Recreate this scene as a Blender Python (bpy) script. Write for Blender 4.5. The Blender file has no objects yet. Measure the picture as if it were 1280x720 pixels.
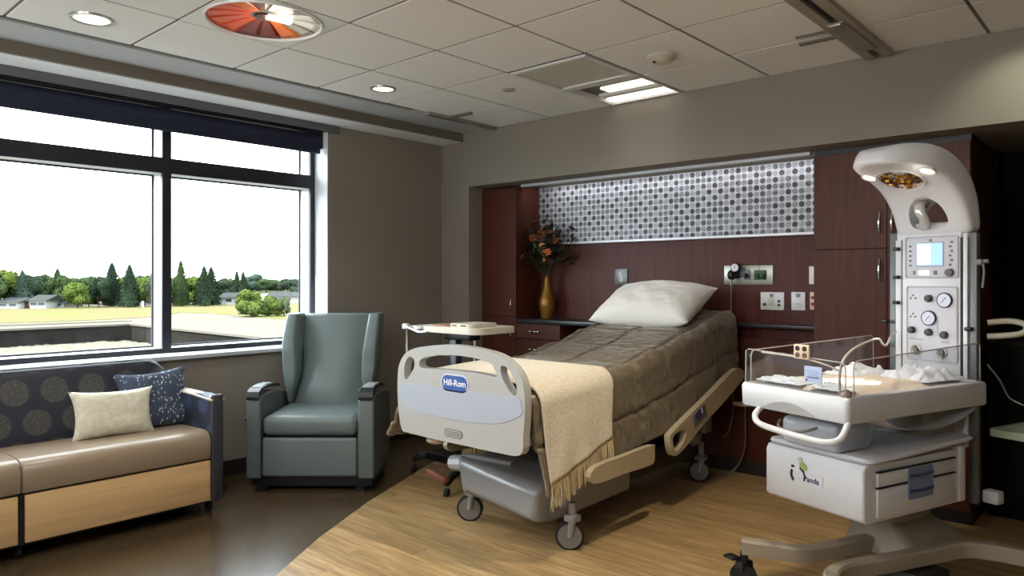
import bpy, bmesh, math, random
from mathutils import Vector, Matrix, noise
from mathutils.geometry import tessellate_polygon
random.seed(7)
C = bpy.context.scene.collection
PI = math.pi

# ------------------------------------------------------------------ camera, sky, sun, exposure
FPX, YAW, CAM_H, HOR = 912.2, 0.730, 1.42, 349.0
cam_d = bpy.data.cameras.new('camera'); cam = bpy.data.objects.new('camera', cam_d); C.objects.link(cam)
cam.location = (0, 0, CAM_H); cam.rotation_euler = (PI/2, 0, YAW)
cam_d.sensor_width = 36; cam_d.lens = 36*FPX/1280; cam_d.shift_y = -(360-HOR)/1280
cam_d.clip_start = .05; cam_d.clip_end = 3000
bpy.context.scene.camera = cam
w = bpy.data.worlds.new('sky'); bpy.context.scene.world = w; w.use_nodes = True
w.node_tree.nodes['Background'].inputs[0].default_value = (.86, .94, 1.0, 1)
w.node_tree.nodes['Background'].inputs[1].default_value = 8.5
sun_d = bpy.data.lights.new('sun', 'SUN'); sun = bpy.data.objects.new('sun', sun_d); C.objects.link(sun)
sun_d.energy = 14.0; sun_d.angle = .01; sun_d.color = (1, .95, .86)
sun.rotation_euler = Vector((.28, 1, -1.15)).to_track_quat('-Z', 'Y').to_euler()
vs = bpy.context.scene.view_settings
vs.view_transform = 'Standard'; vs.look = 'None'; vs.exposure = 0.36; vs.gamma = 1; vs.use_curve_mapping = False

# ------------------------------------------------------------------ helpers
CS, SN = math.cos(-YAW), math.sin(-YAW)
def at(px, py, z):                       # where the sight line of a pixel of the photograph meets the height z
    u = (px-640)/FPX; v = (HOR-py)/FPX
    t = (z-CAM_H)/v
    return Vector(((CS*u+SN)*t, (-SN*u+CS)*t, z))
def lin(c):
    return tuple(((x/255)/12.92 if x/255 <= .04045 else ((x/255+.055)/1.055)**2.4) for x in c)
def nt(m): return m.node_tree.nodes, m.node_tree.links
def mat(name, rgb, rough=.5, metal=0, var=None, bump=None, coat=0, emit=None, spec=.5, alpha=None, coords='Object', dark=None):
    """var=(scale xyz, amount): noise tint; bump=(scale, strength)"""
    m = bpy.data.materials.new(name); m.use_nodes = True
    n, l = nt(m); b = n['Principled BSDF']
    c = lin(rgb)
    b.inputs['Base Color'].default_value = (*c, 1); b.inputs['Roughness'].default_value = rough
    b.inputs['Metallic'].default_value = metal; b.inputs['Specular IOR Level'].default_value = spec
    b.inputs['Coat Weight'].default_value = coat
    if emit: b.inputs['Emission Color'].default_value = (*lin(emit[0]), 1); b.inputs['Emission Strength'].default_value = emit[1]
    if var or bump: tc = n.new('ShaderNodeTexCoord')
    if var:
        mp = n.new('ShaderNodeMapping'); mp.inputs['Scale'].default_value = var[0]; l.new(tc.outputs[coords], mp.inputs[0])
        nz = n.new('ShaderNodeTexNoise'); nz.inputs['Scale'].default_value = 1; nz.inputs['Detail'].default_value = 4; l.new(mp.outputs[0], nz.inputs[0])
        rp = n.new('ShaderNodeValToRGB'); l.new(nz.outputs[0], rp.inputs[0])
        k = var[1]; d = lin(dark) if dark else tuple(x*(1-k) for x in c)
        rp.color_ramp.elements[0].color = (*d, 1); rp.color_ramp.elements[0].position = .3
        rp.color_ramp.elements[1].color = (*[min(1, x*(1+k*.5)) for x in c], 1); rp.color_ramp.elements[1].position = .7
        l.new(rp.outputs[0], b.inputs['Base Color'])
    if bump:
        nb = n.new('ShaderNodeTexNoise'); nb.inputs['Scale'].default_value = bump[0]; nb.inputs['Detail'].default_value = 3
        l.new(tc.outputs[coords], nb.inputs[0])
        bp = n.new('ShaderNodeBump'); bp.inputs['Strength'].default_value = bump[1]; bp.inputs['Distance'].default_value = .01
        l.new(nb.outputs[0], bp.inputs['Height']); l.new(bp.outputs[0], b.inputs['Normal'])
    return m
def emis(name, rgb, st): return mat(name, rgb, emit=(rgb, st))
def glass(name, tint=(1, 1, 1), refl=1.0):
    m = bpy.data.materials.new(name); m.use_nodes = True; n, l = nt(m); n.remove(n['Principled BSDF'])
    t = n.new('ShaderNodeBsdfTransparent'); t.inputs[0].default_value = (*tint, 1)
    g = n.new('ShaderNodeBsdfGlossy'); g.inputs['Roughness'].default_value = 0
    f = n.new('ShaderNodeLayerWeight'); f.inputs[0].default_value = .5
    q = n.new('ShaderNodeMath'); q.operation = 'POWER'; q.inputs[1].default_value = 5; l.new(f.outputs['Facing'], q.inputs[0])
    k = n.new('ShaderNodeMath'); k.operation = 'MULTIPLY_ADD'; k.inputs[1].default_value = .8*refl; k.inputs[2].default_value = .04*refl; l.new(q.outputs[0], k.inputs[0])
    x = n.new('ShaderNodeMixShader'); l.new(k.outputs[0], x.inputs[0]); l.new(t.outputs[0], x.inputs[1]); l.new(g.outputs[0], x.inputs[2])
    l.new(x.outputs[0], n['Material Output'].inputs[0]); return m

class B:
    """collects shapes in one bmesh"""
    def __init__(s): s.b = bmesh.new()
    def box(s, c, d, bev=0, seg=2, rot=None, taper=None):
        r = bmesh.ops.create_cube(s.b, size=1); vs_ = r['verts']
        for v in vs_:
            k = (taper if (taper and v.co.z > 0) else (1, 1))
            v.co = Vector((v.co.x*d[0]*k[0], v.co.y*d[1]*k[1], v.co.z*d[2]))
        if bev:
            es = list({e for v in vs_ for e in v.link_edges})
            q = bmesh.ops.bevel(s.b, geom=es, offset=bev, segments=seg, affect='EDGES', profile=.5)
            vs_ = list({v for f in q['faces'] for v in f.verts} | {v for v in vs_ if v.is_valid})
            # all verts of the island
            seen = set(vs_); st = list(vs_)
            while st:
                v = st.pop()
                for e in v.link_edges:
                    o = e.other_vert(v)
                    if o not in seen: seen.add(o); st.append(o)
            vs_ = list(seen)
        M_ = Matrix.Translation(Vector(c)) @ (rot.to_4x4() if rot else Matrix())
        for v in vs_: v.co = M_ @ v.co
        return s
    def bb(s, x0, x1, y0, y1, z0, z1, bev=0, seg=2):
        return s.box(((x0+x1)/2, (y0+y1)/2, (z0+z1)/2), (abs(x1-x0), abs(y1-y0), abs(z1-z0)), bev, seg)
    def ring(s, pts): return [s.b.verts.new(p) for p in pts]
    def skin(s, rings, close=True, cap=True):
        for a, c in zip(rings, rings[1:]):
            n = len(a)
            for i in range(n if close else n-1):
                j = (i+1) % n
                try: s.b.faces.new((a[i], a[j], c[j], c[i]))
                except ValueError: pass
        if cap:
            for r in (rings[0][::-1], rings[-1]):
                try: s.b.faces.new(r)
                except ValueError: pass
        return s
    def tube(s, pts, r, seg=8, cap=True):
        pts = [Vector(p) for p in pts]; rs = r if isinstance(r, (list, tuple)) else [r]*len(pts)
        rings = []; up = Vector((0, 0, 1)); prev = None
        for i, p in enumerate(pts):
            t = (pts[min(i+1, len(pts)-1)]-pts[max(i-1, 0)]).normalized()
            if prev is None:
                a = t.cross(up if abs(t.z) < .9 else Vector((1, 0, 0))).normalized()
            else: a = (prev-t*prev.dot(t)).normalized()
            prev = a; b_ = t.cross(a)
            rings.append(s.ring([p+(a*math.cos(2*PI*k/seg)+b_*math.sin(2*PI*k/seg))*rs[i] for k in range(seg)]))
        return s.skin(rings, True, cap)
    def cyl(s, p0, p1, r, seg=20, r1=None): return s.tube([p0, p1], [r, r if r1 is None else r1], seg)
    def lathe(s, prof, seg=24, c=(0, 0, 0), axis=None, cap=True):
        R = axis.to_track_quat('Z', 'Y').to_matrix() if axis is not None else Matrix.Identity(3)
        rings = [s.ring([Vector(c)+R @ Vector((r*math.cos(2*PI*k/seg), r*math.sin(2*PI*k/seg), z)) for k in range(seg)]) for r, z in prof]
        return s.skin(rings, True, cap)
    def prism(s, polys, d, f):
        """polys [outer, hole...] of 2D points; f(u, v, w) -> 3D, w in (0, d)"""
        flat = [p for q in polys for p in q]
        tri = tessellate_polygon([[Vector((p[0], p[1], 0)) for p in q] for q in polys])
        A = [s.b.verts.new(f(p[0], p[1], 0)) for p in flat]; D = [s.b.verts.new(f(p[0], p[1], d)) for p in flat]
        for t in tri:
            try: s.b.faces.new([A[i] for i in t]); s.b.faces.new([D[i] for i in reversed(t)])
            except ValueError: pass
        o = 0
        for q in polys:
            n = len(q)
            for i in range(n):
                j = (i+1) % n
                try: s.b.faces.new((A[o+i], A[o+j], D[o+j], D[o+i]))
                except ValueError: pass
            o += n
        return s
    def grid(s, f, nu, nv, closeu=False):
        V = [[s.b.verts.new(f(i/(nu if closeu else nu-1), j/(nv-1))) for i in range(nu)] for j in range(nv)]
        for j in range(nv-1):
            for i in range(nu if closeu else nu-1):
                k = (i+1) % nu
                s.b.faces.new((V[j][i], V[j][k], V[j+1][k], V[j+1][i]))
        return s
    def ball(s, c, r, sub=2, sc=(1, 1, 1)):
        q = bmesh.ops.create_icosphere(s.b, subdivisions=sub, radius=1)
        for v in q['verts']: v.co = Vector(c)+Vector((v.co.x*r*sc[0], v.co.y*r*sc[1], v.co.z*r*sc[2]))
        return s
    def done(s, name, m, parent=None, smooth=35, norm=True):
        if norm: bmesh.ops.recalc_face_normals(s.b, faces=s.b.faces)
        me = bpy.data.meshes.new(name); s.b.to_mesh(me); s.b.free()
        me.materials.append(m)
        if smooth:
            me.polygons.foreach_set('use_smooth', [True]*len(me.polygons)); me.set_sharp_from_angle(angle=math.radians(smooth))
        o = bpy.data.objects.new(name, me); C.objects.link(o)
        if parent: o.parent = parent
        return o
def tag(o, label=None, cat=None, group=None, kind=None):
    if label: o['label'] = label
    if cat: o['category'] = cat
    if group: o['group'] = group
    if kind: o['kind'] = kind
    return o
def thing(name, label, cat, loc=(0, 0, 0), rz=0, group=None):
    o = bpy.data.objects.new(name, None); C.objects.link(o); o.location = loc; o.rotation_euler = (0, 0, rz)
    o.empty_display_size = .1
    return tag(o, label, cat, group)
def struct(name, b, m, parent=None, smooth=0):
    o = b.done(name, m, parent, smooth); o['kind'] = 'structure'; return o
def copy_tree(o, parent=None):
    c = o.copy(); C.objects.link(c)
    if parent: c.parent = parent
    for ch in list(o.children): copy_tree(ch, c)
    return c
def crom(P, n=4, closed=True):
    out = []; N = len(P)
    for i in range(N if closed else N-1):
        p0, p1, p2, p3 = (P[(i-1) % N], P[i], P[(i+1) % N], P[(i+2) % N]) if closed else (P[max(i-1, 0)], P[i], P[i+1], P[min(i+2, N-1)])
        for k in range(n):
            t = k/n
            out.append(tuple(.5*(2*b+(c-a)*t+(2*a-5*b+4*c-d)*t*t+(3*b-a-3*c+d)*t**3) for a, b, c, d in zip(p0, p1, p2, p3)))
    if not closed: out.append(tuple(P[-1]))
    return out
def lerp(P, x):
    if x <= P[0][0]: return P[0][1]
    for (a, b), (c, d) in zip(P, P[1:]):
        if x <= c:
            t = (x-a)/(c-a); t = t*t*(3-2*t)*.5+t*.5
            return b+(d-b)*t
    return P[-1][1]
def text(name, s, size, m, parent, M_):
    cu = bpy.data.curves.new(name, 'FONT'); cu.body = s; cu.size = size; cu.extrude = .0006; cu.offset = size*.018; cu.align_x = 'CENTER'; cu.align_y = 'CENTER'
    o = bpy.data.objects.new(name, cu); C.objects.link(o)
    me = bpy.data.meshes.new_from_object(o.evaluated_get(bpy.context.evaluated_depsgraph_get()))
    bpy.data.objects.remove(o); me.transform(M_); me.materials.clear(); me.materials.append(m)
    o = bpy.data.objects.new(name, me); C.objects.link(o); o.parent = parent
    return o
def lamp(name, kind, loc, energy, col=(1, .9, .78), aim=None, **kw):
    d = bpy.data.lights.new(name, kind); d.energy = energy; d.color = col
    for k, v in kw.items(): setattr(d, k, v)
    o = bpy.data.objects.new(name, d); C.objects.link(o); o.location = loc
    if aim is not None: o.rotation_euler = (Vector(aim)-Vector(loc)).to_track_quat('-Z', 'Y').to_euler()
    return o

# ------------------------------------------------------------------ materials
paint = mat('greige_paint', (134, 126, 115), .75, bump=(220, .04))
ceil_m = mat('ceiling_tile', (232, 231, 229), .9, var=((60, 60, 60), .05), bump=(260, .15))
bar_m = mat('grid_bar', (112, 106, 98), .6)
white_m = mat('white_enamel', (215, 215, 212), .35)
darkframe = mat('dark_bronze', (40, 42, 50), .4, .3)
alu = mat('aluminium', (205, 210, 216), .4, .2)
gasket = mat('gasket', (38, 42, 52), .6)
chrome = mat('chrome', (215, 215, 215), .12, 1)
steel = mat('steel', (170, 172, 170), .3, .9)
navy = mat('navy_blind', (27, 33, 55), .8)
black = mat('black_plastic', (18, 18, 20), .4)
rubber = mat('black_rubber', (22, 22, 24), .7)
winglass = glass('window_glass', (.97, .99, .985), .35)
plexi = glass('acrylic', (.93, .94, .95), 1.6)
def cherry_mat(name, rgb):
    return mat(name, rgb, .42, var=((45, 45, 2.2), .28), spec=.25)
cherry = cherry_mat('cherry_veneer', (82, 41, 28))
cherry_d = cherry_mat('cherry_panel', (86, 42, 37))
counter_m = mat('dark_stone', (46, 46, 52), .3, var=((90, 90, 90), .3))
# ------------------------------------------------------------------ room shell
XW, YB, ZC = -5.05, 4.654, 2.743          # window wall, head wall, ceiling
XR, YF = 1.75, -1.9                       # unseen right wall, wall behind the camera
WY0, WY1 = -1.35, 3.409                   # window opening along the wall
ZS, ZH = .90, 2.66                        # sill, head
NX0, NZ, NY = -4.689, 2.255, 5.165        # recess over the bed: left jamb, soffit, back

# sheet floor, dark mottled
dk = bpy.data.materials.new('dark_sheet_floor'); dk.use_nodes = True
n, l = nt(dk); b = n['Principled BSDF']; b.inputs['Roughness'].default_value = .26; b.inputs['Specular IOR Level'].default_value = .6
tc = n.new('ShaderNodeTexCoord'); nz = n.new('ShaderNodeTexNoise'); nz.inputs['Scale'].default_value = 24; nz.inputs['Detail'].default_value = 9; nz.inputs['Roughness'].default_value = .82
l.new(tc.outputs['Object'], nz.inputs[0]); rp = n.new('ShaderNodeValToRGB'); l.new(nz.outputs[0], rp.inputs[0])
rp.color_ramp.elements[0].position = .35; rp.color_ramp.elements[0].color = (*lin((38, 29, 19)), 1)
rp.color_ramp.elements[1].position = .68; rp.color_ramp.elements[1].color = (*lin((98, 80, 55)), 1)
l.new(rp.outputs[0], b.inputs['Base Color'])
fl_ = struct('floor', B().bb(XW-.4, XR+.2, YF-.2, 5.9, -.2, 0), dk)

# wood planks
pm = bpy.data.materials.new('oak_plank'); pm.use_nodes = True
n, l = nt(pm); b = n['Principled BSDF']; b.inputs['Roughness'].default_value = .33; b.inputs['Specular IOR Level'].default_value = .4
tc = n.new('ShaderNodeTexCoord'); oi = n.new('ShaderNodeObjectInfo')
add = n.new('ShaderNodeVectorMath'); add.operation = 'ADD'; l.new(tc.outputs['Object'], add.inputs[0])
sc3 = n.new('ShaderNodeVectorMath'); sc3.operation = 'SCALE'; cmb = n.new('ShaderNodeCombineXYZ')
for i in range(3): l.new(oi.outputs['Random'], cmb.inputs[i])
l.new(cmb.outputs[0], sc3.inputs[0]); sc3.inputs['Scale'].default_value = 37; l.new(sc3.outputs[0], add.inputs[1])
mp = n.new('ShaderNodeMapping'); mp.inputs['Scale'].default_value = (2.4, 26, 1); l.new(add.outputs[0], mp.inputs[0])
nz = n.new('ShaderNodeTexNoise'); nz.inputs['Scale'].default_value = 1.3; nz.inputs['Detail'].default_value = 5; nz.inputs['Distortion'].default_value = .6; l.new(mp.outputs[0], nz.inputs[0])
rp = n.new('ShaderNodeValToRGB'); l.new(nz.outputs[0], rp.inputs[0])
rp.color_ramp.elements[0].position = .3; rp.color_ramp.elements[0].color = (*lin((136, 107, 68)), 1)
rp.color_ramp.elements[1].position = .72; rp.color_ramp.elements[1].color = (*lin((190, 160, 114)), 1)
hs = n.new('ShaderNodeHueSaturation'); l.new(rp.outputs[0], hs.inputs['Color'])
mr = n.new('ShaderNodeMapRange'); mr.inputs[3].default_value = .84; mr.inputs[4].default_value = 1.12; l.new(oi.outputs['Random'], mr.inputs[0]); l.new(mr.outputs[0], hs.inputs['Value'])
l.new(hs.outputs[0], b.inputs['Base Color'])
edge = [(XR, -1.9), (XR, 5.55), (-.8, 5.55), (-.8, 5.16), (NX0, 5.16), (NX0, 4.9), (-4.50, 4.56), (-4.167, 3.668), (-3.779, 2.849), (-3.461, 2.285), (-3.17, 1.849), (-2.77, 1.3), (-.45, -1.9)]
edge_l = [(-4.70, 5.25), (-4.50, 4.56), (-4.167, 3.668), (-3.779, 2.849), (-3.461, 2.285), (-3.17, 1.849), (-2.77, 1.3), (-.45, -1.9)]
def clip(poly):
    for (a, c) in zip(edge_l, edge_l[1:]):
        out = []; side = lambda p: (c[0]-a[0])*(p[1]-a[1])-(c[1]-a[1])*(p[0]-a[0])
        for i, p in enumerate(poly):
            q = poly[(i+1) % len(poly)]; s0, s1 = side(p), side(q)
            if s0 >= 0: out.append(p)
            if s0*s1 < 0:
                t = s0/(s0-s1); out.append((p[0]+(q[0]-p[0])*t, p[1]+(q[1]-p[1])*t))
        poly = out
        if len(poly) < 3: return []
    return poly
PWD, PLN, PT = .102, 1.02, .004
plank_me = {}
row = 0; y = .82
while y < 5.5:
    x = -5.0-(row*.37 % 1)*PLN
    while x < XR:
        x1 = min(x+PLN, XR); y1 = y+PWD
        P = [(x+.0006, y+.0006), (x1-.0006, y+.0006), (x1-.0006, y1-.0006), (x+.0006, y1-.0006)]
        q = clip(P)
        if y > 5.16 and x1 < -1.2: q = []
        if q and (x+x1)/2 > .9 and y < 2.6: q = []
        if q:
            full = (q == P and x1-x > PLN-.001)
            if full and 'me' in plank_me: o = bpy.data.objects.new('plank', plank_me['me']); C.objects.link(o)
            else:
                bb_ = B(); bb_.prism([[(a-x, c-y) for a, c in q]], PT, lambda u, v, w_: Vector((u, v, w_)))
                o = bb_.done('plank', pm, None, 0)
                if full: plank_me['me'] = o.data
            o.location = (x, y, 0); o.parent = fl_
        x = x1
    row += 1; y += PWD
bb_ = B(); q = clip([(-2.6, -1.9), (XR, -1.9), (XR, .818), (-2.6, .818)])
bb_.prism([q], PT, lambda u, v, w_: Vector((u, v, w_)))
o = bb_.done('plank_field', pm, fl_, 0); o['kind'] = 'stuff'
bb_ = B(); bb_.bb(.92, XR, .818, 2.65, 0, PT-.0005); o = bb_.done('plank_border', pm, fl_, 0); o['kind'] = 'stuff'

# walls
b = B(); b.bb(XW-.4, XW, WY1, YB+.6, 0, ZC+.2); b.bb(XW-.4, XW, YF, WY0, 0, ZC+.2)
b.bb(XW-.4, XW, WY0, WY1, 0, ZS-.03); b.bb(XW-.4, XW, WY0, WY1, ZH, ZC+.2)
struct('wall_left', b, paint)
b = B(); b.bb(XW, NX0, YB, 5.9, 0, ZC+.2); b.bb(NX0, XR, YB, 5.9, NZ, ZC+.2)
struct('wall_back', b, paint)
b = B(); b.bb(NX0, -1.698, NY, 5.3, 0, NZ); struct('wall_niche', b, cherry_d)
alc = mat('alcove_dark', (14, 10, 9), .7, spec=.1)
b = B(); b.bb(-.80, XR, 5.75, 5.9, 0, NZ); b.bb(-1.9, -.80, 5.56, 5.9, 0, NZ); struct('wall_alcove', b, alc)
b = B(); b.bb(XR, XR+.2, YF, 5.9, 0, ZC+.2); struct('wall_right', b, paint)
b = B(); b.bb(XW-.4, XR+.2, YF-.2, YF, 0, ZC+.2); struct('wall_front', b, paint)
base_m = mat('dark_base', (44, 34, 30), .5)
struct('baseboard_left', B().bb(XW, XW+.012, YF, YB, 0, .11), base_m)
struct('baseboard_back', B().bb(XW, NX0, YB-.012, YB, 0, .11), base_m)

# ceiling: slab, tiles, grid bars, soffit along the window
ce = struct('ceiling', B().bb(XW-.4, XR+.2, YF-.2, 5.9, ZC+.12, ZC+.3), paint)
T = .6096; GX, GY = -3.144, 2.252
skip = {(-1, -1), (0, 3), (0, 2)}       # exam light, troffer, air grille
tile_me = {}
for j in range(-2, 9):
    for i in range(-7, 4):
        if (j, i) in skip: continue
        x0, x1 = GX+j*T+.0085, min(GX+(j+1)*T-.0085, XR); y0, y1 = max(GY+i*T+.0085, YF), min(GY+(i+1)*T-.0085, YB-.002)
        if x1-x0 < .02 or y1-y0 < .02: continue
        key = (round(x1-x0, 3), round(y1-y0, 3))
        if key in tile_me: o = bpy.data.objects.new('ceiling_tile', tile_me[key]); C.objects.link(o)
        else:
            o = B().bb(0, x1-x0, 0, y1-y0, 0, .016, .002, 1).done('ceiling_tile', ceil_m, None, 0); tile_me[key] = o.data
        o.location = (x0, y0, ZC+random.uniform(0, .0015)); o.parent = ce
b = B()
for j in range(-2, 10): b.bb(GX+j*T-.0095, GX+j*T+.0095, YF, YB, ZC+.006, ZC+.03)
for i in range(-6, 4): b.bb(GX-2*T, XR, GY+i*T-.0095, GY+i*T+.0095, ZC+.006, ZC+.03)
b.done('grid_bars', bar_m, ce, 0)
b = B(); b.bb(GX-2*T+.0, XR, YF, YB, ZC+.03, ZC+.12); b.done('plenum_backing', bar_m, ce, 0)
trim_m = mat('trim_grey', (176, 178, 180), .5)
b = B(); b.bb(-4.60, -4.405, YF, YB, ZC-.004, ZC+.12); b.done('perimeter_panel', trim_m, ce, 0)
b = B(); b.bb(-4.405, -4.363, YF, 3.72, ZC+.012, ZC+.02); b.bb(-4.372, -4.363, YF, 3.72, ZC-.004, ZC+.02)
b.done('slot_diffuser', mat('perforated_grey', (120, 118, 116), .6, var=((400, 400, 1), .6)), ce, 0)
b = B(); b.bb(-4.405, -4.363, 3.72, YB, ZC-.002, ZC+.02); b.bb(-4.76, -4.60, YF, YB, ZC, ZC+.12); b.done('perimeter_strip', trim_m, ce, 0)
b = B(); b.bb(XW, -4.76, YF, YB, ZC-.071, ZC+.12); b.done('soffit', mat('fascia_shaded', (108, 100, 88), .75), ce, 0)  # colour darkened for the shade on the face turned from the window
b = B(); b.bb(XW+.0, XW+.26, YF, YB-.001, ZC-.0755, ZC-.071); b.done('soffit_underside', mat('soffit_lit', (228, 230, 232), .7), ce, 0)  # near-white strip: daylight bounced onto the underside, put into the colour
b = B(); b.bb(XW, XW+.025, WY0, WY1+.10, 2.612, 2.668); struct('trim_header', b, mat('header_grey', (92, 92, 96), .5))

# window: dark inside caps, pale frame body, panes
XF = -5.23
struct('trim_jamb_lit', B().bb(XF, XW-.002, WY1-.005, WY1, ZS, ZH-.05), mat('jamb_skylit', (214, 218, 224), .5))  # white liner added to carry the sky light on the jamb
win = struct('window_1', B().bb(XF-.16, XF-.02, WY0, WY1, ZS-.03, ZS+.012), alu)
def member(y0, y1, z0, z1, inner=0):
    B().bb(XF-.025, XF, y0, y1, z0, z1).done('frame_cap', darkframe, win, 0)
    B().bb(XF-.16, XF-.026, y0, y1, z0, z1).done('frame_member', alu, win, 0)
Z0, ZT0, ZT1, Z1 = ZS+.0, 2.165, 2.272, ZH
ML = [2.175, .55, -1.0]                   # mullions
member(3.362, WY1, Z0, Z1)
for my in ML: member(my, my+.062, Z0, Z1)
ys = [WY0]+sum([[m_, m_+.062] for m_ in sorted(ML)], [])+[3.362]
for y0, y1 in zip(ys[::2], ys[1::2]):
    if y1-y0 < .1: continue
    member(y0, y1, ZT0, ZT1); member(y0, y1, Z0, Z0+.035); member(y0, y1, Z1-.06, Z1)
    for z0, z1 in ((Z0+.035, ZT0), (ZT1, Z1-.06)):
        g = B(); o_ = [(y0, z0), (y1, z0), (y1, z1), (y0, z1)]; k = .012
        g.prism([o_, [(y0+k, z0+k), (y1-k, z0+k), (y1-k, z1-k), (y0+k, z1-k)]], .012, lambda u, v, w_: Vector((XF-.15-w_, u, v)))
        g.done('gasket', gasket, win, 0)
        g = B().bb(XF-.158, XF-.152, y0+.006, y1-.006, z0+.006, z1-.006); g.done('pane', winglass, win, 0)
sill_m = mat('sill_grey', (178, 184, 188), .35)
b = B(); b.bb(XF+.001, XW+.045, WY0, WY1-.001, ZS-.03, ZS+.0, .006); struct('trim_sill', b, sill_m)

# roller blind, rolled up
bl = thing('roller_blind', 'dark navy roller blind rolled up along the top of the window', 'blind', (XF+.07, (WY0+WY1)/2, 2.45))
hw = (WY1-WY0)/2-.008
b = B(); b.tube([(0, -hw+.02, .10), (0, hw-.02, .10)], .052, 20); b.done('roll', navy, bl)
b = B(); b.bb(.036, .040, -hw+.02, hw-.02, .02, .12); b.done('blind_fabric', navy, bl, 0)
b = B(); b.bb(.028, .046, -hw+.02, hw-.02, -.012, .02, .004); b.done('hem_bar', navy, bl)
b = B(); b.bb(-.06, .055, hw-.02, hw, .03, .18, .01); b.done('end_bracket', darkframe, bl)
b = B(); b.bb(-.055, .05, -hw+.02, hw-.02, .155, .18, .004); b.done('cassette', darkframe, bl)

# ------------------------------------------------------------------ outside
GZ = -4.0
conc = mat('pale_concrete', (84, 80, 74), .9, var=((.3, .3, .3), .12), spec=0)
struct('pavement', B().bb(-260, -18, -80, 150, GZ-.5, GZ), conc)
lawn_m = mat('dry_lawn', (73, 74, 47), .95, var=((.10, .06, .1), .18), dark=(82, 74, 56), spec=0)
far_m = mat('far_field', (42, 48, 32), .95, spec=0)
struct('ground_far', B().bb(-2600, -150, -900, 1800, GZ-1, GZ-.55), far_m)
def gnd(px, py): p = at(px, py, GZ); return (p.x, p.y)
up = [gnd(*q) for q in ((-150, 409), (-60, 406), (60, 402.5), (130, 400), (200, 396), (222, 391), (262, 392), (310, 396), (345, 399), (420, 402), (560, 404))]
fr = [gnd(*q) for q in ((560, 374), (420, 377), (345, 380), (200, 382), (60, 385), (-150, 389))]
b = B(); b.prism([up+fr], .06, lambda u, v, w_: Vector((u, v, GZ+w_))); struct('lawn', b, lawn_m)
kerb = [gnd(*q) for q in ((-150, 413), (60, 406), (135, 403), (165, 401.6), (135, 402), (60, 404.6), (-150, 411.2))]
b = B(); b.prism([kerb], .08, lambda u, v, w_: Vector((u, v, GZ+w_))); struct('path_strip', b, mat('strip_tan', (70, 66, 56), .9, spec=0))
# roof below the window: gravel between parapets
gz = -.58
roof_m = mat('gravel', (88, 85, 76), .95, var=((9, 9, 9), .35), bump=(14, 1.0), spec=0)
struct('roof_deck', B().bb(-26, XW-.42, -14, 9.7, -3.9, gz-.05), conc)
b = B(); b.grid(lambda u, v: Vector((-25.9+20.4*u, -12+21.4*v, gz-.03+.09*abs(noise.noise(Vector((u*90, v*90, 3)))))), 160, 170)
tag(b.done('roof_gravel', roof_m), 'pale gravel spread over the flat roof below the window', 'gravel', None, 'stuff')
pd = mat('parapet_dark', (30, 29, 27), .9, var=((2, 2, 2), .3), spec=0)
b = B(); b.bb(-25.85, -25.5, -14, 9.85, gz-.06, -.10); b.bb(-25.5, -9.0, 9.55, 9.85, gz-.06, -.10); struct('parapet', b, pd)
b = B(); b.bb(-25.95, -25.42, -14, 9.95, -.10, -.04); b.bb(-25.42, -9.0, 9.5, 9.95, -.10, -.04); struct('parapet_coping', b, conc)

# trees
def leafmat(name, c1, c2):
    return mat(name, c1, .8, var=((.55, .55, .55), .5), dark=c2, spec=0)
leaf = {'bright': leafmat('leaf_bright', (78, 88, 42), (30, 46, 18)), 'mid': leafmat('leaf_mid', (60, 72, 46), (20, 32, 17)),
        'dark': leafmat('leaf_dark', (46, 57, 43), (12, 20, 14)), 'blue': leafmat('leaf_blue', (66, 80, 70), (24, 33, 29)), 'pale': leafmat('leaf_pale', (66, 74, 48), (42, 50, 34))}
bark = mat('bark', (48, 39, 30), .9, spec=0)
def crown_mesh(kind, seed, n=3000):
    rnd = random.Random(seed); b = B()
    blobs = [(rnd.uniform(-.28, .28), rnd.uniform(-.28, .28), (rnd.uniform(.24, .80) if kind == 'round' else rnd.uniform(.16, .72)), rnd.uniform(.17, .26)) for _ in range(15)]
    for k in range(n):
        if kind == 'conifer':
            z = rnd.random()**1.2; layer = (z*11+.15*math.sin(7*seed)) % 1
            r = min((1-z)**.72, .72+z*.4)*.46*(.6+.4*(1-layer))+.014; a = rnd.uniform(0, 2*PI); r *= rnd.uniform(.5, 1.18)*(1+.2*math.sin(a*3+seed+z*9))
            p = Vector((r*math.cos(a), r*math.sin(a), .05+.95*z)); s = .036*(1.15-z*.6); out = Vector((math.cos(a), math.sin(a), -.35))
        else:
            c = rnd.choice(blobs); d = Vector((rnd.gauss(0, 1), rnd.gauss(0, 1), rnd.gauss(0, 1))).normalized()
            p = Vector(c[:3])+d*c[3]*rnd.uniform(.75, 1.12); s = .034; out = d
            if p.z < .08: p.z = .08+rnd.random()*.1
        t1 = out.cross(Vector((rnd.gauss(0, 1), rnd.gauss(0, 1), rnd.gauss(0, 1)))).normalized()*s*rnd.uniform(.7, 1.4); t2 = out.normalized().cross(t1)
        out = out*s*.4
        v = [b.b.verts.new(p+q) for q in (t1-out, t2, -t1-out, -t2)]
        b.b.faces.new(v)
    # inner mass so that the crown is not see-through
    if kind == 'conifer': b.lathe([(.26, .07), (.20, .3), (.11, .6), (.02, .92)], 10)
    else:
        for c in blobs: b.ball(c[:3], c[3]*.76, 2)
    me_o = b.done('crown', leaf['mid'], None, 0, norm=False); me = me_o.data; bpy.data.objects.remove(me_o); return me
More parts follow.
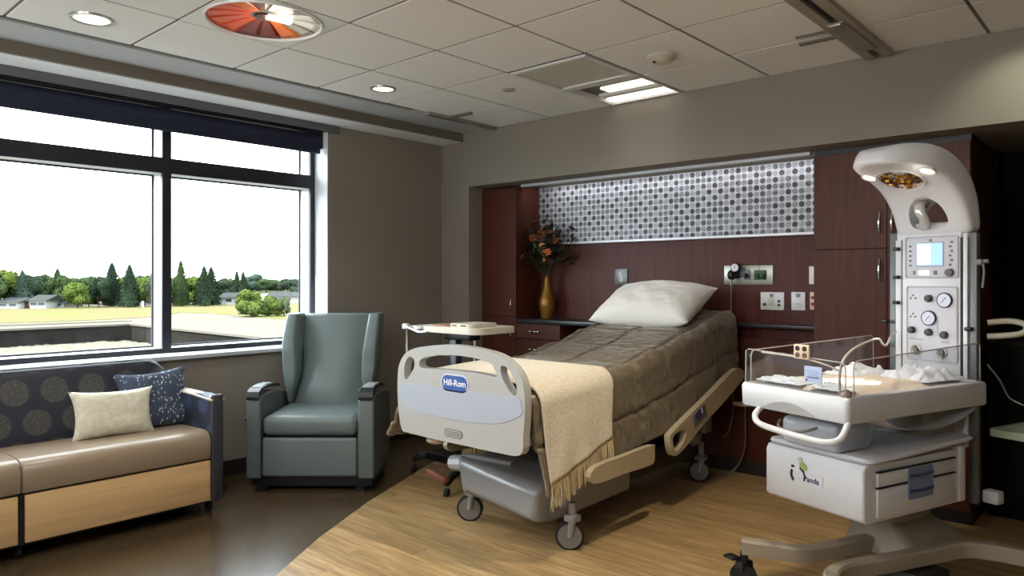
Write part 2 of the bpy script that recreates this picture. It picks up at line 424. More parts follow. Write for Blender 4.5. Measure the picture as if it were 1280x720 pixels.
crowns = {'conifer': [crown_mesh('conifer', s) for s in (1, 2, 3)], 'round': [crown_mesh('round', s) for s in (4, 5, 6, 7)], 'bush': [crown_mesh('bush', s) for s in (8, 9)]}
matted = {}
def crown_for(kind, i, mk):
    key = (kind, i % len(crowns[kind]), mk)
    if key not in matted:
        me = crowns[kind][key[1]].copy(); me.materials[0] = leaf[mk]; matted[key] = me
    return matted[key]
def tree(name, px, base, top, wid, kind, mk, label, i, cat='tree', depth_shift=0, group=None):
    p = at(px, base, GZ); dep = (p.x*SN+p.y*CS); k = dep/FPX
    h = (base-top)*k; wd = wid*k
    t = thing(name, label, cat, (p.x, p.y, GZ), i*1.3, group)
    c = bpy.data.objects.new('crown', crown_for(kind, i, mk)); C.objects.link(c); c.parent = t; c.scale = (wd/.80, wd/.80, h*1.04)
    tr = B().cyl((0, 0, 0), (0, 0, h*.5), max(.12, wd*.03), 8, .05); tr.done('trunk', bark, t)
    return t
TR = [('leafy_tree', 8, 386, 338, 32, 'round', 'bright', 'big bright green leafy tree over the white bungalow at the edge of the view'),
 ('spruce', 28, 386, 340, 26, 'conifer', 'blue', 'pale blue-green spruce behind the two white bungalows'),
 ('leafy_tree', 44, 385.4, 343, 26, 'round', 'dark', 'dark leafy tree just behind the blue-green spruce'),
 ('leafy_tree', 58, 385.2, 343, 26, 'round', 'mid', 'mid green leafy tree above the grey roofed bungalow'),
 ('pine', 72, 385, 338, 24, 'conifer', 'mid', 'pine with a single tip rising over the leafy row'),
 ('leafy_tree', 86, 384.6, 345, 26, 'round', 'mid', 'leafy tree between the pine and the bright yellow-green tree'),
 ('leafy_tree', 97, 385.5, 353, 27, 'round', 'bright', 'low bright yellow-green tree at the edge of the lawn'),
 ('leafy_tree', 111, 384.6, 346, 25, 'round', 'mid', 'leafy tree right behind the yellow-green tree'),
 ('leafy_tree', 123, 384.5, 346, 24, 'round', 'dark', 'dark leafy tree beside the tallest conifer'),
 ('conifer', 140, 384.6, 331, 30, 'conifer', 'dark', 'tallest dark conifer seen in the left window pane'),
 ('conifer', 162, 384.4, 333, 27, 'conifer', 'dark', 'second tall dark conifer behind the white post'),
 ('leafy_tree', 181, 384, 343, 26, 'round', 'bright', 'bright leafy tree next to the window mullion'),
 ('leafy_tree', 197, 383.8, 344, 26, 'round', 'mid', 'leafy tree half hidden by the window mullion'),
 ('leafy_tree', 213, 383.2, 347, 24, 'round', 'mid', 'leafy tree showing just past the mullion beside the pointed spruce'),
 ('spruce', 226, 383, 328, 22, 'conifer', 'mid', 'slender pointed spruce in the right window pane'),
 ('leafy_tree', 241, 382.8, 345, 26, 'round', 'bright', 'leafy tree between the pointed spruce and the twin conifers'),
 ('conifer', 255, 383, 335, 24, 'conifer', 'dark', 'dark conifer of the close twin pair, the one by the leafy tree'),
 ('conifer', 264, 383, 335.5, 24, 'conifer', 'dark', 'dark conifer of the close twin pair, the one by the white shed'),
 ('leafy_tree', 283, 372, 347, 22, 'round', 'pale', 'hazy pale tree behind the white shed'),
 ('conifer', 296, 374, 340, 15, 'conifer', 'dark', 'first of two small dark conifers above the round bush'),
 ('conifer', 304, 374, 340.5, 15, 'conifer', 'dark', 'second of two small dark conifers above the round bush'),
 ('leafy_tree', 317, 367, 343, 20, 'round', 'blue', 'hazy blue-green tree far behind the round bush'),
 ('leafy_tree', 333, 366, 348, 22, 'round', 'mid', 'distant tree at the start of the far row over the pale sheds'),
 ('leafy_tree', 347, 366, 349, 22, 'round', 'mid', 'distant tree in the middle of the far row over the pale sheds'),
 ('leafy_tree', 360, 366, 348.5, 22, 'round', 'dark', 'distant darker tree in the far row over the pale sheds'),
 ('leafy_tree', 374, 367, 349, 22, 'round', 'mid', 'distant tree at the end of the far row beside the window frame'),
 ('leafy_tree', 371, 372, 358, 16, 'round', 'dark', 'small dark tree beside the pale sheds')]
for i, (nm, px, ba, tp, wd, kd, mk, lb) in enumerate(TR): tree(nm, px, ba-(2.2 if px < 80 else (1.3 if i % 2 else 0)), tp, wd, kd, mk, lb, i)
NB = [(18, 'the big bright tree and the blue-green spruce', 342), (36, 'the blue-green spruce and the dark tree beside it', 344), (52, 'the dark tree and the one above the grey roof', 345), (66, 'the grey roofed bungalow and the pine', 345), (79, 'the pine and its leafy neighbour', 346),
      (92, 'the pine and the yellow-green tree, nearer the latter', 348), (105, 'the yellow-green tree and the tree right behind it', 347), (117, 'the two leafy trees before the tallest conifer', 347), (131, 'the tallest conifer and the dark tree beside it', 347), (151, 'the tallest conifer and the second tall one', 345),
      (172, 'the white post and the mullion-side bright tree', 345), (190, 'the bright tree and the window mullion', 346), (219, 'the mullion and the pointed spruce', 348), (234, 'the pointed spruce and the leafy tree after it', 347), (248, 'that leafy tree and the twin conifers', 347), (272, 'the twin conifers and the white shed', 350)]
for i, (px, nb_, tp) in enumerate(NB): tree('back_tree', px, 380.6-(i % 2)*.8, tp, 30, 'round', ['dark', 'mid', 'dark', 'mid', 'bright'][i % 5], 'back-row leafy tree top seen between '+nb_, i+2)
tree('bush', 317, 396, 359, 36, 'bush', 'bright', 'large round bright green bush on the lawn, its taller half', 30, 'bush')
tree('bush', 336, 395.5, 366, 30, 'bush', 'bright', 'lower half of the round bush on the lawn', 31, 'bush')
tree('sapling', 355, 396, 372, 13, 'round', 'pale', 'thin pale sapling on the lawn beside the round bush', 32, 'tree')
b = B(); rnd = random.Random(11)
for k in range(38):
    p = at(-14-k*11 if k < 26 else 390+(k-26)*13, (386 if k < 26 else 376)-(k % 3), GZ); q = crowns['round'][k % 4]; R_ = Matrix.Translation(p) @ Matrix.Diagonal((6.2, 6.2, rnd.uniform(6.5, 8), 1)); n0 = len(b.b.verts)
    b.b.from_mesh(q); b.b.verts.ensure_lookup_table()
    for v in b.b.verts[n0:]: v.co = R_ @ v.co
o = b.done('treeline', leaf['mid'], None, 0, norm=False); tag(o, 'leafy treeline going on past the edge of the window view', 'trees', None, 'stuff')
# far bungalows
roofm = mat('grey_shingle', (48, 50, 50), .9, spec=0); wallm = mat('white_siding', (138, 138, 136), .8, spec=0); tanm = mat('tan_siding', (69, 55, 42), .8, spec=0); dkwin = mat('far_window', (35, 38, 42), .3)
def house(px, base, wid, hgt, label, rm=roofm, wm=wallm, nw=2, wing=None):
    p = at(px, base, GZ); k = (p.x*SN+p.y*CS)/FPX; W_ = wid*k; H_ = hgt*k
    t = thing('bungalow', label, 'house', (p.x, p.y, GZ), YAW)
    B().bb(-W_/2, W_/2, 0, 6, 0, H_*.62).done('wall', wm, t, 0)
    b = B(); b.prism([[(-.6, H_*.6), (6.6, H_*.6), (3, H_)]], W_+.8, lambda u, v, w_: Vector((w_-W_/2-.4, u, v))); b.done('roof', rm, t, 0)
    for i in range(nw):
        x = -W_/2+W_*(i+.5)/nw; f = B().bb(x-.75, x+.75, -.06, .02, H_*.24, H_*.5).done('window', wm, t, 0); B().bb(x-.6, x+.6, -.08, -.05, H_*.27, H_*.47).done('pane', dkwin, f, 0)
    if wing: B().bb(-W_/2-wing*k, -W_/2, .5, 5.5, 0, H_*.6).done('garage', tanm, t, 0)
house(10, 386.4, 24, 14, 'white bungalow with dark windows at the edge of the lawn')
house(47, 386, 20, 17, 'white bungalow with grey roof and tan side wing', wing=9)
house(73, 385, 14, 10, 'small white bungalow below the pine', nw=1)
house(286, 381, 22, 15, 'white shed beside the twin conifers', nw=1)
house(360, 379, 50, 14, 'long pale shed behind the round bush', nw=3)
t = thing('marker_post', 'white marker post on the lawn in front of the second tall conifer', 'post', at(178.5, 385, GZ))
B().bb(-.35, .35, -.1, .1, 0, 1.3).done('post_panel', wallm, t, 0)
# ------------------------------------------------------------------ ceiling fixtures
lens_m = emis('lamp_lens', (255, 246, 232), 2)
def downlight(name, x, y, label, energy, r=.08, size=1.9, tint=(1, .97, .92), aim=None):
    t = thing(name, label, 'light', (x, y, ZC), 0)
    b = B(); b.lathe([(r+.016, .0), (r+.014, -.008), (r, -.010), (r-.004, -.002), (r-.004, 0)], 32, cap=False); b.done('trim_ring', steel, t)
    B().lathe([(r-.003, -.001), (r-.003, -.004), (0.001, -.005)], 28).done('lens', lens_m, t)
    lamp('downlight_lamp', 'SPOT', (x, y, ZC-.03), energy, tint, aim or (x, y, 0), spot_size=size, spot_blend=.8, shadow_soft_size=.07)
downlight('downlight', -4.058, 1.337, 'bright recessed round downlight over the sofa, near the orange ceiling lamp', 42, .085)
downlight('downlight', -1.55, 2.93, 'recessed downlight above the floor between the bed and the infant warmer', 98, .074, 1.75, (1, .89, .68))
downlight('downlight', -4.04, 3.175, 'recessed round downlight over the recliner, near the corner', 16, .074)
downlight('downlight', -.30, 4.25, 'recessed wall washing downlight near the head wall beyond the warmer', 17, .074, 1.0, (.95, 1, .80), (-.58, 4.654, 2.38))
downlight('downlight', -1.0, .5, 'unseen downlight added as fill above the viewer near the middle of the room', 16, .074)  # extra lamp out of view, added to fill the room with light

t = thing('ceiling_troffer', 'unseen long ceiling fixture added above the viewer as fill light for the room', 'light', (-1.9, .75, ZC))  # added fixture out of view, fills the room from the viewer's side
B().bb(-.60, .60, -.29, .29, -.012, -.001).done('frame', white_m, t, 0); B().bb(-.57, .57, -.26, .26, -.016, -.011).done('lens', emis('room_fill_lens', (255, 248, 236), 2), t, 0)
lamp('room_fill_lamp', 'AREA', (-1.9, .75, ZC-.02), 26, (.98, .99, 1), (-1.9, .75, 0), shape='RECTANGLE', size=1.1, size_y=.5)

for x, lb in ((-.6, 'added fill uplight on the unseen wall behind the viewer, nearer the warmer side'), (-3.2, 'added fill uplight on the unseen wall behind the viewer, nearer the window side')):  # pair of invented uplights, put in only to brighten the ceiling
    t = thing('fill_uplight', lb, 'light', (x, YF, 2.05)); B().bb(-.16, .16, .001, .13, -.07, .0, .012).done('shade', white_m, t)
    B().bb(-.13, .13, .02, .11, .001, .004).done('lens', emis('fill_uplight_lens', (255, 250, 242), 3), t, 0)
    lamp('fill_uplight_lamp', 'AREA', (x, YF+.08, 2.07), 66, (.97, .98, 1), (x, YF+.55, 2.75), shape='RECTANGLE', size=.25, size_y=.1)

# round orange exam light: one recessed bowl in a square white panel
ex = thing('exam_light', 'round recessed exam light with orange and white reflector in the ceiling', 'light', (-3.449, 1.947, ZC))
R0 = .285
sq = [(-.302, -.302), (.302, -.302), (.302, .302), (-.302, .302)]
circ = lambda r, n=48: [(r*math.cos(2*PI*k/n), r*math.sin(2*PI*k/n)) for k in range(n)]
B().prism([sq, circ(R0)], .012, lambda u, v, w_: Vector((u, v, w_))).done('panel', white_m, ex)
B().lathe([(R0+.010, 0), (R0+.008, -.007), (R0, -.008), (R0-.006, 0), (R0-.006, .02)], 48, cap=False).done('trim_ring', white_m, ex)
pet = {'orange': mat('petal_orange', (226, 74, 12), .3, 0, spec=.2), 'red': mat('petal_red', (120, 26, 10), .3, 0, spec=.2), 'amber': mat('petal_amber', (234, 116, 26), .3, 0, spec=.2),
       'bronze': mat('petal_bronze', (150, 104, 72), .22, .5), 'white': mat('petal_white', (238, 234, 226), .2, .3), 'grey': mat('petal_grey', (170, 160, 148), .22, .5)}
# sector angles in world axes; the reflector's orange half faces the window side
cols = ['grey', 'white', 'white', 'grey', 'amber', 'red', 'red', 'orange', 'orange', 'orange', 'orange', 'amber', 'bronze', 'grey']
ns = len(cols)
for k in range(ns):
    a0, a1 = 2*PI*k/ns+.004, 2*PI*(k+1)/ns-.004
    # camera-left direction is (-.745,-.667): rotate so index 8-9 points there
    off = math.atan2(-.667, -.745)-2*PI*8.5/ns
    b = B()
    def pf(u, v, a0=a0+off, a1=a1+off):
        a = a0+(a1-a0)*u; r = .05+(R0-.008-.05)*v; return Vector((r*math.cos(a), r*math.sin(a), .006+.03*(1-(r/R0)**2)))
    b.grid(pf, 5, 7); o = b.done('reflector_petal', pet[cols[k]], ex)
    o.modifiers.new('thick', 'SOLIDIFY').thickness = .004
B().lathe([(.05, .04), (.05, .02), (.03, .012), (.001, .010)], 20).done('lamp_holder', mat('holder_dark', (70, 44, 34), .4, .4), ex)
b = B(); b.box((.075*.745, .075*.667, .012), (.13, .04, .02), .006, 2, Matrix.Rotation(math.atan2(.667, .745)+.7, 3, 'Z')); b.done('lamp_tube', emis('exam_tube', (255, 250, 240), 3), ex)
lamp('exam_lamp', 'POINT', (-3.449+.02, 1.947+.02, ZC-.05), .62, (1, .93, .82), shadow_soft_size=.02)
lamp('exam_beam', 'SPOT', (-3.40, 1.99, ZC-.04), 75, (1, .96, .89), (-2.80, 3.22, .9), spot_size=.36, spot_blend=.9, shadow_soft_size=.10)

# troffer + air grille
tf = thing('ceiling_troffer', 'square fluorescent ceiling fixture with centre basket above the bed', 'light', (GX+T/2, (4.08+YB)/2, ZC))
tw, td = T/2-.008, (YB-4.08)/2-.005
b = B(); b.prism([[(-tw, -td), (tw, -td), (tw, td), (-tw, td)], [(-tw+.02, -td+.02), (tw-.02, -td+.02), (tw-.02, td-.02), (-tw+.02, td-.02)]], .10, lambda u, v, w_: Vector((u, v, w_-.002))); b.done('frame', white_m, tf)
B().bb(-tw+.02, tw-.02, -td+.02, td-.02, .09, .10).done('reflector', white_m, tf)
em = emis('tube_lens', (255, 250, 238), 1.1)
B().bb(-tw+.03, tw-.03, td-.125, td-.03, .01, .03, .006).done('lens', em, tf)
B().bb(-tw+.17, tw-.03, -.125, -.005, .012, .03, .006).done('lens', em, tf)
b = B(); b.tube([(-tw+.05, .06, .045), (tw-.05, .06, .045)], .036, 14); b.done('basket', mat('basket_grey', (226, 224, 216), .5), tf)
lamp('troffer_lamp', 'AREA', (GX+T/2, 4.36, ZC-.012), .7, (1, .97, .93), (GX+T/2, 4.36, 0), shape='RECTANGLE', size=.5, size_y=.3, spread=1.9)
vg = thing('air_grille', 'square perforated return air grille beside the fluorescent ceiling fixture', 'vent', (GX+T/2, GY+2.47*T, ZC))
vw, vd = T/2-.008, .27
b = B(); b.prism([[(-vw, -vd), (vw, -vd), (vw, vd), (-vw, vd)], [(-vw+.025, -vd+.025), (vw-.025, -vd+.025), (vw-.025, vd-.025), (-vw+.025, vd-.025)]], .014, lambda u, v, w_: Vector((u, v, w_-.010))); b.done('frame', white_m, vg)
B().bb(-vw+.025, vw-.025, -vd+.025, vd-.025, .002, .006).done('perforated_plate', mat('perforated', (206, 206, 194), .6, var=((130, 130, 1), .5)), vg)
B().bb(-vw, vw, vd+.001, 4.079-(GY+2.47*T), .0, .014).done('filler_strip', ceil_m, vg)
sd = thing('smoke_detector', 'white round smoke detector on the ceiling near the head wall', 'detector', (-2.224, 3.815, ZC))
B().lathe([(.088, 0), (.088, -.016), (.074, -.026), (.055, -.040), (.03, -.046), (.001, -.047)], 28).done('housing', mat('detector_cream', (190, 184, 170), .5), sd)
B().ball((-.02, -.045, -.036), .013, 2).done('sensor', black, sd)
sp = thing('sprinkler', 'small round concealed sprinkler cover in a ceiling tile', 'sprinkler', (-3.412, 3.78, ZC))
B().lathe([(.045, 0), (.042, -.008), (.001, -.009)], 24).done('cover', mat('cover_grey', (160, 152, 142), .5), sp)
# ceiling track at the head wall
tk = thing('ceiling_track', 'long grey ceiling track with black slot running to the head wall', 'track', (-1.245, 3.2, ZC))
b = B(); b.bb(-.075, -.02, -2.2, 1.40, -.028, 0); b.bb(.02, .075, -2.2, 1.40, -.028, 0); b.bb(-.02, .02, -2.2, 1.40, -.010, 0); b.done('rail', mat('track_beige', (150, 142, 128), .5), tk, 0)
b = B(); b.bb(-.019, .019, -2.2, .62, -.0135, -.010); b.bb(-.019, .019, 1.22, 1.40, -.0135, -.010); b.done('slot', black, tk, 0)
b = B(); b.bb(-.045, .045, .63, 1.20, -.036, -.028, .002); b.done('cover_plate', mat('plate_grey', (132, 130, 120), .5), tk, 0)
b = B(); b.box((0, .66, -.04), (.06, .06, .012), .004); b.done('trolley', steel, tk)
bk_ = mat('bracket_grey', (104, 98, 88), .5)
for q_ in ((-.285, -.08, .92, .95, -.012, 0), (-.26, -.08, .80, .815, -.010, 0)): B().bb(*q_).done('side_bracket', bk_, tk, 0)
# short track by the window soffit
ct = thing('curtain_track', 'short grey curtain track with a cross bar on the ceiling near the corner', 'track', (-4.35, 4.15, ZC))
b = B(); b.bb(-.03, .03, -.30, .49, -.022, 0, .003); b.done('rail', mat('track_grey', (140, 138, 134), .5), ct)
b = B(); b.bb(-.012, .012, -.28, .12, -.025, -.022); b.done('slot', black, ct, 0)
b = B(); b.bb(.0, .26, -.075, -.045, -.018, -.001, .002); b.done('cross_bar', mat('bar_dark', (92, 90, 88), .5), ct)
b = B(); b.box((0, .30, -.03), (.03, .04, .016), .003); b.done('glider', steel, ct)

# ------------------------------------------------------------------ joinery in the recess
CF = 4.82
def pull(parent, c, vert=True, L=.10, m=chrome):
    b = B(); d = Vector((0, 0, 1)) if vert else Vector((1, 0, 0)); c = Vector(c); o_ = Vector((0, -.026, 0))
    P = [c-d*L/2, c-d*L/2+o_*.8, c-d*L/4+o_*1.05, c+o_*1.15, c+d*L/4+o_*1.05, c+d*L/2+o_*.8, c+d*L/2]
    b.tube(P, [.004, .005, .006, .008, .006, .005, .004], 8); return b.done('handle', m, parent)
def panel_door(name, x0, x1, z0, z1, parent, m=cherry, y=CF):
    return B().bb(x0+.0015, x1-.0015, y, y+.019, z0+.0015, z1-.0015, .0015, 1).done(name, m, parent, 0)
lc = thing('tall_cabinet', 'tall narrow cherry cabinet at the left end of the bed recess', 'cabinet', (-4.478, 5.0, 0))
X0, X1 = -.205, .2115; yb = NY-5.0-.004; yf = CF-5.0
B().bb(X0, X1, yf+.02, yb, .09, 2.238).done('body', cherry, lc, 0); B().bb(X0, X1, yf+.06, yb, .001, .09).done('toe_kick', black, lc, 0)
dr = panel_door('door', X0, X1, 1.09, 2.232, lc, y=yf); pull(dr, (.172, yf, 1.19)); 
dr = panel_door('door', X0, X1, .092, 1.087, lc, y=yf); pull(dr, (.172, yf, .93))
du = thing('drawer_unit', 'cherry three drawer base unit under the dark counter', 'cabinet', (-4.02, 5.0, 0))
X0, X1 = -.2435, .246
B().bb(X0, X1, yf+.02, yb, .09, 1.036).done('body', cherry, du, 0); B().bb(X0, X1, yf+.06, yb, .001, .09).done('toe_kick', black, du, 0)
for z0, z1 in ((.905, 1.03), (.64, .90), (.10, .635)):
    dr = panel_door('drawer', X0, X1, z0, z1, du, y=yf); zz = (z0+z1)/2 if z1 > .95 else z1-.085
    pull(dr, (-.02, yf, zz), False, .10)
    for s_ in (-1, 1): B().ball((-.02+s_*.045, yf-.024, zz), .014, 2).done('handle_knob', chrome, dr)
ctp = thing('countertop', 'dark stone counter along the recess behind the bed', 'counter', (-3.0, 5.0, 1.037))
B().bb(-1.264, .50, yf-.015, yb, 0, .036, .004).done('slab', counter_m, ctp)
B().bb(.502, 1.295, .05, yb, .036, .064, .004).done('wall_ledge', counter_m, ctp)
ap = thing('apron_panel', 'cherry panel below the counter between the bed and the tall right cabinet', 'panel', (-2.6, 5.12, 0))
B().bb(-.85, .90, -.02, .035, .10, .99).done('panel_board', cherry, ap, 0)
B().bb(-.85, .90, -.03, .035, .001, .10).done('plinth', base_m, ap, 0)
rc = thing('wardrobe', 'large cherry wardrobe with four doors behind the infant warmer', 'cabinet', (-1.26, 5.2, 0))
X0, X1 = -.435, .437; yf2 = CF-5.2
B().bb(X0, X1, yf2+.02, .34, .09, 2.215).done('body', cherry, rc, 0); B().bb(X0, X1, yf2+.06, .34, .005, .09).done('toe_kick', black, rc, 0)
B().bb(X0, X1, yf2+.03, .34, 2.216, 2.252).done('top_filler', black, rc, 0)
for sx in (-1, 1):
    for z0, z1, hz in ((1.609, 2.213, 1.765), (.092, 1.606, 1.475)):
        a, c = (X0, .001) if sx < 0 else (.001, X1)
        dr = panel_door('door', a, c, z0, z1, rc, y=yf2); pull(dr, (sx*.035, yf2, hz), True, .13)
# alcove counter to the right of the wardrobe
ac = thing('alcove_counter', 'dark counter with closed front in the shadowed alcove beside the wardrobe', 'counter', (.45, 5.45, 0))
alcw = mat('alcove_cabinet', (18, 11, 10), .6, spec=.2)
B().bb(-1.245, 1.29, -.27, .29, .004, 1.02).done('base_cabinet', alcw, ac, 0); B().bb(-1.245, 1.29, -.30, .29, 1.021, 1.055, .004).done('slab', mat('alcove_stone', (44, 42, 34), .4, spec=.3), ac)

# patterned metal panel with light strip
pp = bpy.data.materials.new('dotted_metal'); pp.use_nodes = True
n, l = nt(pp); b = n['Principled BSDF']; b.inputs['Roughness'].default_value = .38; b.inputs['Metallic'].default_value = .25
tc = n.new('ShaderNodeTexCoord'); sx = n.new('ShaderNodeSeparateXYZ'); l.new(tc.outputs['Object'], sx.inputs[0])
PITCH = .0465
def mth(op, a, c=None, clampv=False):
    q = n.new('ShaderNodeMath'); q.operation = op; q.use_clamp = clampv
    for i, v in enumerate((a, c)):
        if v is None: continue
        if isinstance(v, (int, float)): q.inputs[i].default_value = v
        else: l.new(v, q.inputs[i])
    return q.outputs[0]
uu = mth('DIVIDE', sx.outputs['X'], PITCH); vv = mth('DIVIDE', sx.outputs['Z'], PITCH)
fu = mth('SUBTRACT', mth('FRACT', uu), .5); fv = mth('SUBTRACT', mth('FRACT', vv), .5)
rr = mth('SQRT', mth('ADD', mth('MULTIPLY', fu, fu), mth('MULTIPLY', fv, fv)))
disc = mth('MULTIPLY', mth('SUBTRACT', .475, rr), 14, True)
cell = n.new('ShaderNodeCombineXYZ'); iu = mth('FLOOR', uu); iv = mth('FLOOR', vv); l.new(iu, cell.inputs[0]); l.new(iv, cell.inputs[1])
wn = n.new('ShaderNodeTexWhiteNoise'); wn.noise_dimensions = '2D'; l.new(cell.outputs[0], wn.inputs['Vector'])
par = mth('MODULO', mth('ABSOLUTE', mth('ADD', iu, iv)), 2)
shade = mth('MULTIPLY', disc, mth('ADD', mth('MULTIPLY', wn.outputs['Value'], .34), mth('ADD', mth('MULTIPLY', par, .34), .30)))
gn = n.new('ShaderNodeTexNoise'); gn.inputs['Scale'].default_value = 60; gn.inputs['Detail'].default_value = 4; l.new(tc.outputs['Object'], gn.inputs[0])
shade2 = mth('ADD', shade, mth('MULTIPLY', mth('SUBTRACT', gn.outputs[0], .5), .6), True)
rp = n.new('ShaderNodeValToRGB'); l.new(shade2, rp.inputs[0]); rp.color_ramp.elements[0].color = (*lin((172, 173, 178)), 1); rp.color_ramp.elements[1].color = (*lin((44, 42, 46)), 1)
rp.color_ramp.elements[0].position = .0; rp.color_ramp.elements[1].position = .85
l.new(rp.outputs[0], b.inputs['Base Color'])
pn = thing('patterned_panel', 'wide silver wall panel printed with rows of grey dots above the bed', 'panel', (-2.98, NY-.02, 1.735))
B().bb(-1.284, 1.283, -.008, .018, .012, .515).done('printed_sheet', pp, pn, 0)
B().bb(-1.284, 1.283, -.035, .018, -.008, .012, .002).done('metal_ledge', mat('ledge_silver', (225, 228, 235), .35, .3), pn)
st = thing('light_strip', 'slim light strip under the recess soffit in front of the dotted panel', 'light', (-2.98, 4.87, NZ))
B().bb(-1.26, 1.25, -.02, .02, -.022, -.001, .002).done('housing', alu, st)
lamp('cove_lamp', 'AREA', (-2.98, 4.90, NZ-.03), 2.6, (.95, .96, 1), (-2.98, 5.16, 2.05), shape='RECTANGLE', size=2.45, size_y=.03)

# outlets and gas plate on the cherry wall
ivory = mat('ivory_plate', (226, 220, 206), .4); greyp = mat('grey_plate', (122, 126, 126), .35, .5); whitep = mat('white_plate', (228, 230, 230), .35)
pinkp = mat('blush_plate', (226, 190, 172), .4)
YW = NY-.001
def plate(name, label, xc, zc, w_, h_, m, cat='outlet'):
    t = thing(name, label, cat, (xc, YW, zc)); B().bb(-w_/2, w_/2, -.010, 0, -h_/2, h_/2, .003).done('cover_plate', m, t); return t
def socket(t, x, z, m=whitep, r=.019):
    f = B().box((x, -.012, z), (.036, .006, .032), .004).done('socket', m, t)
    b = B(); b.bb(x-.009, x-.006, -.0165, -.0145, z-.006, z+.007); b.bb(x+.006, x+.009, -.0165, -.0145, z-.006, z+.007); b.done('slot', black, f, 0)
t = plate('wall_outlet', 'dark grey wall outlet with white sockets left above the pillow', -3.39, 1.441, .125, .132, greyp); socket(t, 0, .026); socket(t, 0, -.026)
t = plate('gas_outlet_panel', 'stainless plate with green medical gas outlets above the bed head', -2.285, 1.451, .375, .142, mat('plate_steel', (168, 172, 160), .35, .6), 'gas panel')
socket(t, -.10, .004); 
for x, m in ((-.005, mat('vacuum_blue', (120, 130, 146), .4)), (.075, mat('gas_green', (52, 84, 58), .5)), (.115, mat('gas_green_dark', (40, 74, 52), .5))):
    b = B(); b.box((x, -.014, 0), (.05, .012, .07), .005); b.done('gas_outlet', m, t)
    b = B(); b.lathe([(.017, 0), (.017, .02), (.008, .024)], 16, (x, -.02, -.005), Vector((0, -1, 0))); b.done('gas_valve', black if x < .05 else mat('valve_green', (36, 70, 46), .5), t)
b = B(); b.tube([(.095, -.03, .03), (.095, -.03, .12)], .006, 8); b.done('flow_tube', plexi, t)
rg = thing('suction_regulator', 'suction regulator with round gauge plugged into the gas plate', 'regulator', (-2.345, YW-.025, 1.45))
b = B(); b.lathe([(.036, 0), (.036, .03), (.032, .036)], 24, (-.01, -.02, .055), Vector((0, -1, 0))); b.done('gauge_body', black, rg)
b = B(); b.lathe([(.028, 0), (.001, .001)], 24, (-.01, -.057, .055), Vector((0, -1, 0))); g_ = b.done('gauge_face', whitep, rg)
b = B(); b.box((-.012, -.0595, .058), (.003, .002, .028), 0, 1, Matrix.Rotation(.5, 3, 'Y')); b.done('gauge_needle', black, g_, 0)
b = B(); b.ball((-.045, -.03, .0), .032, 2, (1, 1, 1.3)); b.cyl((-.045, -.03, 0), (0, 0, 0), .02); b.done('regulator_body', black, rg)
b = B(); b.lathe([(.018, 0), (.018, .04)], 16, (.055, -.02, .0), Vector((0, -1, 0))); b.done('knob', black, rg)
b = B(); b.tube([(-.045, -.04, -.03), (-.045, -.04, -.075)], .009, 10); b.done('hose_barb', chrome, rg)
hs_ = thing('suction_hose', 'thin clear hose hanging from the suction regulator to behind the bed', 'hose', (-2.39, YW-.065, 1.36))
b = B(); b.tube([(0, 0, .014), (0, 0, -.1), (.004, 0, -.25), (.004, .0, -.33), (.004, -.02, -.55)], .0055, 8); b.done('tube', mat('hose_grey', (112, 104, 104), .4), hs_)
t = plate('wall_outlet', 'wide white wall plate with black jacks below the gas panel', -2.104, 1.263, .172, .128, whitep)
for x, z, r in ((-.055, -.025, .011), (.05, .0, .009), (.05, -.028, .009)): B().lathe([(r, 0), (r, .006), (r*.7, .008)], 14, (x, -.01, z), Vector((0, -1, 0))).done('jack', black, t)
B().box((-.005, -.012, .04), (.026, .006, .022), .003).done('jack', greyp, t); B().box((-.008, -.011, -.005), (.04, .003, .05), .002).done('inlay', mat('inlay_green', (196, 206, 190), .5), t)
t = plate('wall_outlet', 'white wall outlet between the wide plate and the wardrobe', -1.918, 1.266, .098, .128, whitep); socket(t, 0, -.02); B().box((0, -.012, .04), (.03, .006, .022), .003).done('jack', greyp, t)
t = plate('wall_outlet', 'ivory wall plate partly hidden by the wardrobe edge, upper one', -1.792, 1.447, .105, .124, ivory); socket(t, 0, .0, ivory)
t = plate('wall_outlet', 'blush red wall plate partly hidden by the wardrobe edge, lower one', -1.788, 1.27, .10, .122, pinkp)
for z in (.022, -.022): B().lathe([(.012, 0), (.012, .005), (.001, .006)], 14, (-.03, -.010, z), Vector((0, -1, 0))).done('jack', mat('socket_red', (120, 30, 26), .5), t)

# ------------------------------------------------------------------ vase and flowers
gold = mat('gold_glaze', (146, 104, 34), .32, .45, var=((18, 18, 60), .35))
va = thing('vase', 'slender gold glazed vase on the dark counter', 'vase', (-4.088, 5.035, 1.074))
b = B(); b.lathe([(.040, 0), (.047, .004), (.062, .06), (.072, .12), (.068, .165), (.050, .22), (.033, .28), (.026, .33), (.025, .38), (.029, .41), (.024, .411), (.020, .38)], 28); b.done('body', gold, va)
fa = thing('flower_arrangement', 'dark leafy bouquet with orange and cream flowers standing in the gold vase', 'flowers', (-4.088, 5.0, 1.455))
rnd = random.Random(3)
fm = {'orange': mat('petal_peach', (206, 124, 72), .6), 'cream': mat('petal_cream', (214, 168, 120), .6), 'rust': mat('petal_rust', (124, 66, 28), .7), 'plum': mat('petal_plum', (64, 34, 38), .7), 'dust': mat('petal_dust', (134, 104, 100), .7)}
lm = [mat('leaf_deep', (40, 54, 28), .6), mat('leaf_olive', (72, 82, 40), .6), mat('leaf_black', (28, 32, 24), .6)]
stm = mat('stem_green', (48, 52, 30), .7)
bf = {}
